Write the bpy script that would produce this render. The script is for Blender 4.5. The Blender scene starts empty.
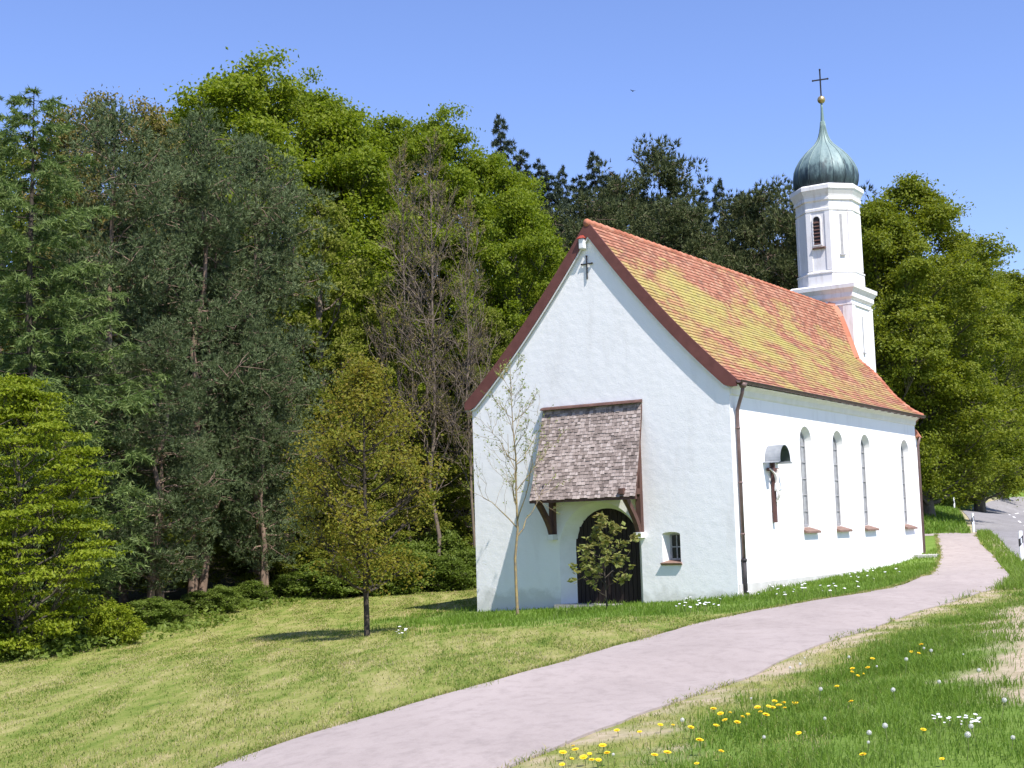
import bpy, bmesh, math, random
import numpy as np
from mathutils import Vector, Matrix
from mathutils.geometry import tessellate_polygon

# ------------------------------------------------------------------ camera, sky, sun, exposure
SC = bpy.context.scene
COL = SC.collection
FPX, PITCH, ROLL = 1367.14, .1094, -.0286
_f = np.array([0, math.cos(PITCH), math.sin(PITCH)]); _u = np.array([0, -math.sin(PITCH), math.cos(PITCH)])
CX = math.cos(ROLL) * np.array([1., 0, 0]) + math.sin(ROLL) * _u
CU = -math.sin(ROLL) * np.array([1., 0, 0]) + math.cos(ROLL) * _u
CF = _f
cam = bpy.data.cameras.new('camera'); camo = bpy.data.objects.new('camera', cam); COL.objects.link(camo)
cam.sensor_width = 36; cam.lens = FPX / 1024 * 36; cam.clip_end = 3000
camo.matrix_world = Matrix(((CX[0], CU[0], -CF[0], 0), (CX[1], CU[1], -CF[1], 0), (CX[2], CU[2], -CF[2], 0), (0, 0, 0, 1)))
SC.camera = camo
SUN_EL, SUN_AZ = math.radians(56), math.atan2(.55, -.835)      # azimuth the light comes FROM (x = sin, y = cos)
world = bpy.data.worlds.new('World'); SC.world = world; world.use_nodes = True
nt = world.node_tree; bgn = nt.nodes['Background']
sky = nt.nodes.new('ShaderNodeTexSky'); sky.sky_type = 'NISHITA'; sky.sun_disc = False
sky.sun_elevation = SUN_EL; sky.sun_rotation = SUN_AZ; sky.air_density = 1.0; sky.dust_density = .1; sky.ozone_density = 7.0
_tint = nt.nodes.new('ShaderNodeMix'); _tint.data_type = 'RGBA'; _tint.blend_type = 'MULTIPLY'; _tint.inputs[0].default_value = 1; _tint.inputs[7].default_value = (1.04, .905, 1.03, 1)
nt.links.new(sky.outputs[0], _tint.inputs[6]); nt.links.new(_tint.outputs[2], bgn.inputs[0]); bgn.inputs[1].default_value = .145
sl = bpy.data.lights.new('sun', 'SUN'); so = bpy.data.objects.new('sun', sl); COL.objects.link(so)
sl.energy = 5.0; sl.angle = math.radians(.53); sl.color = (1, .945, .905)
sd = Vector((math.sin(SUN_AZ) * math.cos(SUN_EL), math.cos(SUN_AZ) * math.cos(SUN_EL), math.sin(SUN_EL)))
so.rotation_euler = sd.to_track_quat('Z', 'Y').to_euler(); so.location = sd * 60
SC.view_settings.view_transform = 'Standard'; SC.view_settings.look = 'None'
SC.view_settings.exposure = .6; SC.view_settings.gamma = 1

def ray(px, py):
    return CF + CX * (px - 512) / FPX - CU * (py - 384) / FPX
def at(px, py, d):
    r = ray(px, py); return r * (d / r[1])

# ------------------------------------------------------------------ small helpers
def tag(o, label=None, cat=None, group=None, kind=None):
    for k, v in (('label', label), ('category', cat), ('group', group), ('kind', kind)):
        if v: o[k] = v
    return o
def link(name, me, mats=(), parent=None, loc=None):
    o = bpy.data.objects.new(name, me); COL.objects.link(o)
    if me is not None:
        for m in (mats if isinstance(mats, (list, tuple)) else [mats]): me.materials.append(m)
    if parent is not None: o.parent = parent
    if loc is not None: o.location = loc
    return o
def empty(name, loc=(0, 0, 0), rz=0):
    o = link(name, None); o.location = loc; o.rotation_euler = (0, 0, rz); o.empty_display_size = .3
    return o
def copy_tree(o, parent=None):
    c = o.copy(); COL.objects.link(c); c.parent = parent
    for ch in [k for k in bpy.data.objects if k.parent == o]: copy_tree(ch, c)
    return c
def kids(o): return [k for k in bpy.data.objects if k.parent == o]

class MB:
    def __init__(s): s.v = []; s.f = []; s.m = []; s.uv = {}
    def poly(s, pts, mi=0, uv=None):
        n = len(s.v); s.v += [tuple(map(float, p)) for p in pts]; s.f.append(tuple(range(n, n + len(pts)))); s.m.append(mi)
        if uv is not None: s.uv[len(s.f) - 1] = uv
    def mesh(s, vs, fs, mi=0):
        n = len(s.v); s.v += [tuple(map(float, p)) for p in vs]
        for f in fs: s.f.append(tuple(n + i for i in f)); s.m.append(mi)
    def hexa(s, p, mi=0):      # 8 points: bottom 4 ccw, top 4 ccw
        s.mesh(p, [(3, 2, 1, 0), (4, 5, 6, 7), (0, 1, 5, 4), (1, 2, 6, 5), (2, 3, 7, 6), (3, 0, 4, 7)], mi)
    def box(s, x0, x1, y0, y1, z0, z1, mi=0):
        s.hexa([(x0, y0, z0), (x1, y0, z0), (x1, y1, z0), (x0, y1, z0), (x0, y0, z1), (x1, y0, z1), (x1, y1, z1), (x0, y1, z1)], mi)
    def bar(s, a, b, w, h, up=(0, 0, 1), mi=0):
        a = np.array(a, float); b = np.array(b, float); d = b - a; d /= np.linalg.norm(d)
        sx = np.cross(d, up); sx /= np.linalg.norm(sx); uz = np.cross(sx, d)
        q = []
        for c in (a, b):
            for i, j in ((-1, -1), (1, -1), (1, 1), (-1, 1)): q.append(c + sx * i * w / 2 + uz * j * h / 2)
        s.mesh(q, [(3, 2, 1, 0), (4, 5, 6, 7), (0, 1, 5, 4), (1, 2, 6, 5), (2, 3, 7, 6), (3, 0, 4, 7)], mi)
    def tube(s, pts, rad, n=8, mi=0, cap=True):
        V, Fq = tube_np([np.array(p, float) for p in pts], rad, n)
        s.mesh(V, Fq, mi)
        if cap:
            k = len(s.v) - len(V); L = len(V)
            s.f.append(tuple(k + i for i in range(n))[::-1]); s.m.append(mi)
            s.f.append(tuple(k + L - n + i for i in range(n))); s.m.append(mi)
    def lathe(s, c, prof, n=24, mi=0, rfun=None, a0=0):
        vs = []; fs = []
        for r, z in prof:
            for i in range(n):
                t = a0 + 2 * math.pi * i / n; rr = r * (rfun(i, n) if rfun else 1)
                vs.append((c[0] + rr * math.cos(t), c[1] + rr * math.sin(t), c[2] + z))
        for k in range(len(prof) - 1):
            for i in range(n):
                j = (i + 1) % n; fs.append((k * n + i, k * n + j, k * n + n + j, k * n + n + i))
        fs.append(tuple(range(n))[::-1]); fs.append(tuple((len(prof) - 1) * n + i for i in range(n)))
        s.mesh(vs, fs, mi)
    def build(s, name, mats, parent=None, dz=0, smooth=False, bevel=0):
        me = bpy.data.meshes.new(name)
        me.from_pydata([(x, y, z + dz) for x, y, z in s.v], [], s.f)
        me.polygons.foreach_set('material_index', s.m)
        if s.uv:
            ul = me.uv_layers.new(name='UVMap')
            for pi, uvs in s.uv.items():
                for li, t in zip(me.polygons[pi].loop_indices, uvs): ul.data[li].uv = t
        bm = bmesh.new(); bm.from_mesh(me)
        bmesh.ops.recalc_face_normals(bm, faces=bm.faces); bm.to_mesh(me); bm.free()
        if smooth: me.polygons.foreach_set('use_smooth', [True] * len(me.polygons))
        o = link(name, me, mats, parent)
        if bevel:
            md = o.modifiers.new('bevel', 'BEVEL'); md.width = bevel; md.segments = 2; md.limit_method = 'ANGLE'
        return o

def tube_np(pts, rad, n=8):
    P = np.array(pts, float); m = len(P)
    T = np.gradient(P, axis=0); T /= np.linalg.norm(T, axis=1)[:, None] + 1e-9
    ref = np.array([0, 0, 1.]) if abs(T[0][2]) < .9 else np.array([1., 0, 0])
    V = []; A = None
    for i in range(m):
        if A is None: A = np.cross(T[i], ref)
        else: A = A - T[i] * (A @ T[i])
        A = A / (np.linalg.norm(A) + 1e-9); B = np.cross(T[i], A)
        r = rad[i] if hasattr(rad, '__len__') else rad
        for k in range(n):
            t = 2 * math.pi * k / n; V.append(P[i] + r * (A * math.cos(t) + B * math.sin(t)))
    F = [(i * n + k, i * n + (k + 1) % n, (i + 1) * n + (k + 1) % n, (i + 1) * n + k) for i in range(m - 1) for k in range(n)]
    return V, F

def np_mesh(name, V, F, smooth=False):
    V = np.asarray(V, np.float32); F = np.asarray(F, np.int32); k = F.shape[1]
    me = bpy.data.meshes.new(name)
    me.vertices.add(len(V)); me.vertices.foreach_set('co', V.ravel())
    me.loops.add(F.size); me.loops.foreach_set('vertex_index', F.ravel())
    me.polygons.add(len(F)); me.polygons.foreach_set('loop_start', np.arange(0, F.size, k, dtype=np.int32))
    me.polygons.foreach_set('loop_total', np.full(len(F), k, np.int32))
    me.polygons.foreach_set('use_smooth', np.full(len(F), bool(smooth)))
    me.update(calc_edges=True)
    return me

# ------------------------------------------------------------------ materials
class NT:
    def __init__(s, name):
        s.mat = bpy.data.materials.new(name); s.mat.use_nodes = True
        s.t = s.mat.node_tree; s.b = s.t.nodes['Principled BSDF']; s.out = s.t.nodes['Material Output']
    def n(s, typ, ins=None, **kw):
        x = s.t.nodes.new(typ)
        for k, v in kw.items(): setattr(x, k, v)
        for k, v in (ins or {}).items():
            if hasattr(v, 'is_output'): s.t.links.new(v, x.inputs[k])
            else: x.inputs[k].default_value = v
        return x
    def l(s, a, b): s.t.links.new(a, b)
    def coord(s, what='Object', scale=(1, 1, 1), rot=(0, 0, 0)):
        c = s.n('ShaderNodeTexCoord'); m = s.n('ShaderNodeMapping', {'Vector': c.outputs[what], 'Scale': scale, 'Rotation': rot}); return m.outputs[0]
    def noise(s, vec, scale, detail=4, rough=.55, dist=0):
        return s.n('ShaderNodeTexNoise', {'Vector': vec, 'Scale': scale, 'Detail': detail, 'Roughness': rough, 'Distortion': dist}).outputs[0]
    def ramp(s, fac, stops):
        r = s.n('ShaderNodeValToRGB', {'Fac': fac}); e = r.color_ramp.elements
        while len(e) < len(stops): e.new(.5)
        for q, (p, c) in zip(e, stops): q.position = p; q.color = (*c, 1) if len(c) == 3 else c
        return r.outputs[0]
    def mix(s, fac, a, b, mode='MIX'):
        m = s.n('ShaderNodeMix', data_type='RGBA', blend_type=mode)
        for i, v in ((0, fac), (6, a), (7, b)):
            if hasattr(v, 'is_output'): s.l(v, m.inputs[i])
            else: m.inputs[i].default_value = v if i == 0 else ((*v, 1) if len(v) == 3 else v)
        return m.outputs[2]
    def math(s, op, a, b=0., clamp=False):
        m = s.n('ShaderNodeMath', operation=op, use_clamp=clamp)
        for i, v in enumerate((a, b)):
            if hasattr(v, 'is_output'): s.l(v, m.inputs[i])
            else: m.inputs[i].default_value = v
        return m.outputs[0]
    def bump(s, h, strength=.3, dist=.02, prev=None):
        ins = {'Height': h, 'Strength': strength, 'Distance': dist}
        if prev is not None: ins['Normal'] = prev
        return s.n('ShaderNodeBump', ins).outputs[0]
    def fin(s, col=None, rough=.8, normal=None, metal=0, spec=.3):
        if col is not None:
            if hasattr(col, 'is_output'): s.l(col, s.b.inputs['Base Color'])
            else: s.b.inputs['Base Color'].default_value = (*col, 1)
        s.b.inputs['Roughness'].default_value = rough if not hasattr(rough, 'is_output') else .5
        if hasattr(rough, 'is_output'): s.l(rough, s.b.inputs['Roughness'])
        s.b.inputs['Metallic'].default_value = metal; s.b.inputs['Specular IOR Level'].default_value = spec
        if normal is not None: s.l(normal, s.b.inputs['Normal'])
        return s.mat

def m_two(name, c1, c2, scale=3, rough=.8, bump=.2, bscale=20, metal=0, stretch=(1, 1, 1), spec=.3):
    g = NT(name); v = g.coord('Object', stretch)
    col = g.ramp(g.noise(v, scale), [(.3, c1), (.7, c2)])
    return g.fin(col, rough, g.bump(g.noise(v, bscale, 5), bump, .02), metal, spec)

def m_leaf(name, stops, trans=.38, tcol=(.2, .3, .02), rough=.55):
    g = NT(name); geo = g.n('ShaderNodeNewGeometry')
    oi = g.n('ShaderNodeObjectInfo')
    c = g.coord('Object')
    f = g.math('ADD', g.math('MULTIPLY', geo.outputs['Random Per Island'], .55), g.math('MULTIPLY', g.noise(c, .9, 3), .65))
    f = g.math('ADD', f, g.math('MULTIPLY', oi.outputs['Random'], .16)); f = g.math('SUBTRACT', f, .17)
    col = g.ramp(f, stops)
    g.fin(col, rough, spec=.22)
    tr = g.n('ShaderNodeBsdfTranslucent', {'Color': g.mix(.55, col, tcol)})
    ms = g.n('ShaderNodeMixShader', {0: trans, 1: g.b.outputs[0], 2: tr.outputs[0]})
    g.l(ms.outputs[0], g.out.inputs[0])
    return g.mat

def m_plaster(name):
    g = NT(name); c = g.coord('Object')
    st = g.noise(g.coord('Object', (1.2, 1.2, .25)), 1.6, 6, .6)
    col = g.ramp(st, [(.25, (.77, .755, .73)), (.45, (.85, .84, .82)), (.75, (.87, .86, .84))])
    # damp, dirtier foot of the wall
    xyz = g.n('ShaderNodeSeparateXYZ', {0: g.n('ShaderNodeTexCoord').outputs['Object']})
    ft = g.math('ADD', xyz.outputs[2], g.math('MULTIPLY', g.noise(c, 2.2, 4), -1.0))
    col = g.mix(g.ramp(ft, [(.0, (.55,) * 3), (.22, (0, 0, 0))]), col, (.50, .49, .44))
    n = g.bump(g.noise(c, 4, 3), .2, .05); n = g.bump(g.noise(c, 30, 4, .6), .22, .02, n)
    return g.fin(col, .9, n, spec=.15)

def m_rooftile(name):
    g = NT(name); uv = g.n('ShaderNodeUVMap').outputs[0]
    br = g.n('ShaderNodeTexBrick', {'Vector': uv, 'Color1': (0, 0, 0, 1), 'Color2': (1, 1, 1, 1), 'Mortar': (.12, .12, .12, 1), 'Scale': 1.0, 'Mortar Size': .008, 'Bias': 0., 'Brick Width': .19, 'Row Height': .17}, offset=.5)
    rnd = br.outputs[0]
    base = g.ramp(rnd, [(0, (.21, .09, .055)), (.3, (.33, .132, .08)), (.7, (.395, .178, .11)), (1, (.43, .235, .15))])
    mp = lambda sx, sy: g.n('ShaderNodeMapping', {'Vector': uv, 'Scale': (sx, sy, 1)}).outputs[0]
    big = g.noise(mp(.22, .40), 1.6, 3, .55, .4); mid = g.noise(mp(.8, 1.), 2.2, 4, .6); fine = g.noise(mp(1, 1.3), 9, 3, .6)
    uvx = g.n('ShaderNodeSeparateXYZ', {0: uv})
    band = g.ramp(g.math('DIVIDE', uvx.outputs[1], 7.), [(.0, (.42,) * 3), (.15, (.58,) * 3), (.45, (.80,) * 3), (.72, (.70,) * 3), (.86, (.42,) * 3), (.95, (.08,) * 3)])
    band2 = g.ramp(g.math('DIVIDE', uvx.outputs[0], 20.), [(.0, (.9,) * 3), (.15, (1., 1., 1.)), (.55, (.92,) * 3), (.75, (.70,) * 3), (1, (.55,) * 3)])
    lich = g.math('ADD', g.math('MULTIPLY', band, band2), g.math('MULTIPLY', g.math('SUBTRACT', big, .5), 2.5))
    lich = g.math('ADD', lich, g.math('MULTIPLY', g.math('SUBTRACT', mid, .5), .8))
    lich = g.math('ADD', lich, g.math('MULTIPLY', g.math('SUBTRACT', rnd, .5), .30))
    lich = g.math('ADD', lich, g.math('MULTIPLY', g.math('SUBTRACT', fine, .5), .6))
    lf = g.ramp(lich, [(.34, (0, 0, 0)), (.60, (.45,) * 3), (1., (.76,) * 3)])
    col = g.mix(lf, base, g.ramp(fine, [(.3, (.29, .29, .06)), (.7, (.43, .41, .12))]))
    grey = g.ramp(g.noise(mp(.7, 1), 3.4, 5, .65), [(.50, (0, 0, 0)), (.72, (.6,) * 3)])
    col = g.mix(grey, col, (.17, .125, .10))
    n = g.bump(g.noise(uv, 30, 3), .3, .01)
    return g.fin(col, .85, n, spec=.2)

def m_rand(name, stops, rough=.85, bscale=12, stretch=(1, 1, 1)):
    g = NT(name); geo = g.n('ShaderNodeNewGeometry'); v = g.coord('Object', stretch)
    f = g.math('ADD', g.math('MULTIPLY', geo.outputs['Random Per Island'], .7), g.math('MULTIPLY', g.noise(v, 1.6, 4), .45))
    col = g.ramp(g.math('SUBTRACT', f, .08), stops)
    return g.fin(col, rough, g.bump(g.noise(v, bscale, 5), .4, .01), spec=.2)

M = {}
M['plaster'] = m_plaster('white_plaster')
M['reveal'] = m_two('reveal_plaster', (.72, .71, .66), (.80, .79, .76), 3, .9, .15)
M['tower_white'] = (lambda g: g.fin(g.mix(g.ramp(g.noise(g.coord('Object', (2, 2, .5)), 2.0, 6, .65), [(.50, (0, 0, 0)), (.78, (.55,) * 3)]), (.80, .785, .77), (.42, .36, .31)), .9, g.bump(g.noise(g.coord(), 30, 4), .2, .02), spec=.15))(NT('weathered_tower_plaster'))
M['tile'] = m_rooftile('clay_tiles')
M['ridge'] = m_rand('ridge_clay', [(0, (.28, .10, .06)), (.5, (.44, .17, .10)), (1, (.52, .27, .18))])
M['brown'] = m_two('brown_painted_board', (.125, .046, .036), (.165, .062, .05), 4, .6, .15, 30)
M['oldwood'] = m_two('brown_beam_wood', (.07, .036, .028), (.13, .07, .055), 6, .8, .3, 30, stretch=(1, 1, .2))
M['shingle'] = m_rand('weathered_wood_shingle', [(0, (.10, .08, .068)), (.3, (.235, .19, .165)), (.6, (.34, .28, .245)), (1, (.50, .43, .385))], stretch=(4, 4, 1))
M['gutter'] = m_two('brown_gutter_metal', (.085, .05, .04), (.13, .08, .065), 5, .5, .05, metal=.3)
M['pipe'] = m_two('copper_brown_pipe', (.14, .09, .08), (.21, .145, .13), 4, .5, .05, metal=.2)
M['iron'] = m_two('black_iron', (.02, .018, .02), (.045, .04, .04), 8, .6, .1)
M['darkdoor'] = m_two('dark_door_wood', (.012, .008, .007), (.028, .018, .015), 5, .65, .3, 14, stretch=(6, 6, .4))
M['glass'] = (lambda g: g.fin(g.ramp(g.noise(g.coord(), 3), [(.3, (.20, .21, .22)), (.7, (.34, .35, .35))]), .2, spec=.5))(NT('leaded_glass'))
M['frame'] = m_two('grey_window_frame', (.28, .28, .28), (.40, .39, .38), 6, .6, .1)
M['sill'] = m_two('brick_sill', (.17, .105, .08), (.27, .175, .135), 9, .8, .3)
def m_copper():
    g = NT('patinated_copper'); c = g.coord('Object')
    xyz = g.n('ShaderNodeSeparateXYZ', {0: g.n('ShaderNodeTexCoord').outputs['Object']})
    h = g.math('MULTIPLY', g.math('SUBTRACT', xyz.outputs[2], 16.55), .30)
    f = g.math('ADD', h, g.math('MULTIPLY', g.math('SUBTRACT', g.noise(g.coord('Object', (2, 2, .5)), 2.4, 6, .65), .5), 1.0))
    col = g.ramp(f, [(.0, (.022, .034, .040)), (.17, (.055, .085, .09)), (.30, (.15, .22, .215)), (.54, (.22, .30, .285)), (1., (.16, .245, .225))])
    return g.fin(col, .5, g.bump(g.noise(c, 12), .15, .02), .1, .4)
M['copper'] = m_copper()
M['gold'] = m_two('gilded_ball', (.50, .36, .16), (.62, .47, .24), 5, .38, .05, metal=.8)
M['bluegrey'] = m_two('grey_sheet_metal', (.24, .26, .28), (.34, .36, .38), 4, .5, .05, metal=.4)
M['hoodshade'] = m_two('painted_hood_shade', (.03, .05, .045), (.06, .08, .07), 4, .7, .1)  # dark tone paints the shade inside the open metal hood
M['whitepaint'] = m_two('white_paint', (.76, .75, .72), (.82, .81, .79), 5, .6, .1)
M['postwhite'] = m_two('white_plastic_post', (.74, .74, .74), (.80, .80, .80), 5, .45, .03)
M['postblack'] = m_two('black_post_band', (.015, .015, .017), (.03, .03, .03), 5, .5, .03)
M['reflector'] = m_two('silver_reflector', (.5, .52, .55), (.6, .62, .64), 20, .25, .1)
M['asphalt'] = None

# ------------------------------------------------------------------ terrain
ZC = [(-8.9, .3, -2.31), (-4.4, .3, -2.09), (-.24, .3, -1.87), (-.28, 5.5, -1.72), (-.28, 11, -1.55), (-.28, 17.2, -1.22), (-9, 9, -1.9), (-9, 18, -1.3), (-4.5, 24, -.7)]
TH = -.5756; OX, OY = 6.0145, 36.885
ca, sa = math.cos(TH), math.sin(TH)
def L2W(u, v): return OX + u * ca - v * sa, OY + u * sa + v * ca
CP = [(*L2W(u, v), z) for u, v, z in ZC]
def cp(px, py, d): CP.append(tuple(at(px, py, d)))
for q in ((900, 768, 8.9), (512, 768, 10.2), (215, 768, 12.5), (0, 768, 15.6), (366, 637, 33), (20, 660, 33.6), (265, 598, 52), (440, 580, 60),
          (1020, 562, 45), (540, 670, 18.6), (740, 680, 17.1), (850, 630, 23), (1010, 581, 35), (700, 622, 27.2), (870, 595, 31), (930, 577, 37),
          (1000, 640, 17), (1000.5, 542, 52), (982, 535, 64), (961, 511, 112), (970, 508, 122), (991, 501, 132), (1021, 496, 140), (945, 540, 66), (973, 532, 76)): cp(*q)
CP += [(0, 0, -1.62), (4, 3, -1.6), (-6, 3, -2.1), (0, -12, -1.7), (8, -3, -1.5), (-14, 12, -3.0),
       (-20, 36, -2.8), (-30, 45, -1.5), (-14, 70, .5), (-2, 80, 3), (-25, 90, 8), (4, 95, 6), (13, 90, 4.5), (20, 101, 3.4), (33.5, 98, .35), (40, 96, .2), (30, 89, .05), (24.3, 71, -.6), (31, 70, -.6), (-50, 70, 7), (24, 122, 5), (40, 140, 7),
       (16, 62, -.6), (56, 145, 3), (70, 150, 3.4), (55, 165, 12), (40, 60, -1.), (60, 80, -1), (30, 20, -1.6), (50, 10, -1.8), (-40, 5, -4), (-40, -30, -4), (0, -50, -2), (50, -40, -2),
       (90, 130, 2), (110, 60, -1), (-110, 120, 22), (0, 180, 26), (-60, 200, 32), (60, 230, 26), (130, 220, 16), (160, 0, -2), (-130, 0, -5), (0, -150, -3), (150, -130, -3), (-150, -130, -6), (-200, 200, 34), (200, 250, 18), (280, 60, 0), (-280, 60, 8), (0, 300, 34), (280, -280, -3), (-280, -280, -6), (280, 300, 20), (-280, 300, 38)]
CP = np.array(CP)
def _tps(d2): return np.where(d2 > 1e-9, d2 * np.log(d2 + 1e-12), 0)
_S = 30.
_N = len(CP); _p = CP[:, :2] / _S
_K = _tps(((_p[:, None] - _p[None]) ** 2).sum(-1)) + np.eye(_N) * .004
_A = np.zeros((_N + 3, _N + 3)); _A[:_N, :_N] = _K; _A[:_N, _N] = 1; _A[:_N, _N + 1:] = _p; _A[_N, :_N] = 1; _A[_N + 1:, :_N] = _p.T
_w = np.linalg.solve(_A, np.concatenate([CP[:, 2], [0, 0, 0]]))
def terr(x, y):
    x = np.atleast_1d(np.asarray(x, float)); y = np.atleast_1d(np.asarray(y, float)); sh = x.shape
    q = np.stack([x.ravel(), y.ravel()], 1) / _S; out = np.zeros(len(q))
    for i in range(0, len(q), 20000):
        c = q[i:i + 20000]; out[i:i + 20000] = _tps(((c[:, None] - _p[None]) ** 2).sum(-1)) @ _w[:_N] + _w[_N] + c @ _w[_N + 1:]
    return out.reshape(sh)
def tz(x, y): return float(terr([x], [y])[0])
def gpt(px, py, dmax=150):
    r = ray(px, py); t = np.linspace(3, dmax, 1500); h = r[2] * t - terr(r[0] * t, r[1] * t)
    k = np.argmax(h < 0)
    if k == 0: k = len(t) - 1
    t0, t1 = t[k - 1], t[k]; a = h[k - 1] / (h[k - 1] - h[k] + 1e-9); tt = t0 + (t1 - t0) * a
    return np.array([r[0] * tt, r[1] * tt])

# path and road outlines
PL = [gpt(*q) for q in ((150, 800), (215, 768), (300, 738), (420, 703), (540, 670), (620, 646), (700, 623), (780, 607), (860, 594.5), (908, 584), (930, 575), (938, 565), (941, 557))]
PR = [gpt(*q) for q in ((455, 795), (510, 768), (575, 741), (640, 716), (740, 681), (850, 636), (905, 616), (960, 600), (1000, 588), (1011, 580), (1004, 569), (994, 556), (980, 544))]
PL.insert(0, PL[0] + (PL[0] - PL[2]) * 1.6); PR.insert(0, PR[0] + (PR[0] - PR[2]) * 1.6)
def edge(px, py, d): p = at(px, py, d); return np.array([p[0], p[1]])
PL += [edge(938, 549, 55), edge(936, 541, 64), edge(944, 536.5, 71)]
PR += [edge(977, 541.5, 57), edge(979, 538, 63), edge(983, 535, 66)]
def resample(P, n):
    P = np.array(P); s = np.concatenate([[0], np.cumsum(np.linalg.norm(np.diff(P, axis=0), axis=1))])
    # Catmull-Rom style smoothing through dense linear + box filter
    t = np.linspace(0, s[-1], n * 6); X = np.interp(t, s, P[:, 0]); Y = np.interp(t, s, P[:, 1])
    k = max(3, n // 14 * 2 + 1); pad = k // 2
    ker = np.ones(k) / k
    X = np.convolve(np.pad(X, pad, mode='reflect', reflect_type='odd'), ker, 'valid'); Y = np.convolve(np.pad(Y, pad, mode='reflect', reflect_type='odd'), ker, 'valid')
    return np.stack([X, Y], 1)[::6][:n]
NR = 220
# parametrise both edges by matched stations so the strip does not shear
PLd = resample(PL, NR); PRd = resample(PR, NR)
RE = [edge(1064, 574, 36), edge(1040, 558.5, 40), edge(1026, 551, 44), edge(1001, 542, 52), edge(983, 535, 64), edge(970, 522, 86), edge(961.5, 512, 110), edge(969, 508, 121), edge(991, 501.5, 132), edge(1021, 496.5, 140), np.array([66, 146]), np.array([84, 150.])]
REd = resample([RE[0] + (RE[0] - RE[1]) * 9] + RE, 160)
_t = np.gradient(REd, axis=0); _t /= np.linalg.norm(_t, axis=1)[:, None]
_nr = np.stack([_t[:, 1], -_t[:, 0]], 1)
RRd = REd + _nr * 6.2
def seg_dist(x, y, P):
    d = np.full(x.shape, 1e9)
    for i in range(0, len(P) - 1):
        a = P[i]; b = P[i + 1]; ab = b - a; L = ab @ ab + 1e-9
        t = np.clip(((x - a[0]) * ab[0] + (y - a[1]) * ab[1]) / L, 0, 1)
        d = np.minimum(d, np.hypot(x - a[0] - t * ab[0], y - a[1] - t * ab[1]))
    return d
def in_poly(x, y, P):
    c = np.zeros(x.shape, bool); n = len(P); j = n - 1
    for i in range(n):
        xi, yi = P[i]; xj, yj = P[j]
        c ^= ((yi > y) != (yj > y)) & (x < (xj - xi) * (y - yi) / (yj - yi + 1e-12) + xi); j = i
    return c
PATH_POLY = np.concatenate([PLd[::4], PRd[::-4]]); ROAD_POLY = np.concatenate([REd[::2], RRd[::-2]])
def W2L(x, y): dx, dy = x - OX, y - OY; return dx * ca + dy * sa, -dx * sa + dy * ca
_bp = np.array([gpt(1042, 607), gpt(1034, 640), gpt(1046, 690)])
rngN = np.random.default_rng(5)
_gx = rngN.normal(size=(64, 64))
def vnoise(x, y, s):
    X = x / s; Y = y / s; xi = np.floor(X).astype(int); yi = np.floor(Y).astype(int); fx = X - xi; fy = Y - yi
    fx = fx * fx * (3 - 2 * fx); fy = fy * fy * (3 - 2 * fy); g = lambda i, j: _gx[i % 64, j % 64]
    return (g(xi, yi) * (1 - fx) + g(xi + 1, yi) * fx) * (1 - fy) + (g(xi, yi + 1) * (1 - fx) + g(xi + 1, yi + 1) * fx) * fy
FE = [at(-160, 690, 30)[:2], at(20, 655, 34)[:2], at(120, 630, 38)[:2], at(265, 598, 51)[:2], at(440, 580, 60)[:2], at(470, 578, 66)[:2], np.array(L2W(-9.5, 24)), np.array([12., 66]), np.array([20., 100]), np.array([29, 126.])]
FPOLY = np.array(FE + [np.array([40, 170]), np.array([60, 260]), np.array([-200, 260]), np.array([-200, 20])])
def masks(x, y):
    n = vnoise(x, y, .55) * .5 + vnoise(x + 31, y, .21) * .3
    dR = seg_dist(x, y, PRd[::3]); dL = seg_dist(x, y, PLd[::3]); dE = seg_dist(x, y, REd[::3])
    inr = in_poly(x, y, PATH_POLY)
    right = x > np.interp(y, PRd[:150, 1], PRd[:150, 0])
    dirt = np.clip(1.1 - dR / .55 + n * 1.2, 0, 1) * (right & (y < 37))
    dirt = np.maximum(dirt, np.clip(.75 - dL / .2 + n * .6, 0, 1) * (~right))
    dirt = np.maximum(dirt, np.clip(1.45 - seg_dist(x, y, _bp) / .62 + n * .8, 0, 1))
    dirt = np.maximum(dirt, np.clip(1.1 - dE / .45 + n * .4, 0, 1))
    u, v = W2L(x, y)
    tall = (np.clip((v + 4.2 + np.clip((u + 9) * .75, 0, 4.2) + n * 1.6) / 2.2, 0, 1) * (u > -11) * (u < 12) * (v < 34)) * np.clip((u + 11 + n) / 2, 0, 1)
    tall = tall * (~right)
    tallR = (right & (dR > .35)) * np.clip((dR - .7 + n * .5) / .8, 0, 1)
    tall = np.maximum(tall, tallR)
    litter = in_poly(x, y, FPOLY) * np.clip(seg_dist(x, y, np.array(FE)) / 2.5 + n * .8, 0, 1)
    return dirt, tall, litter, inr

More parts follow.
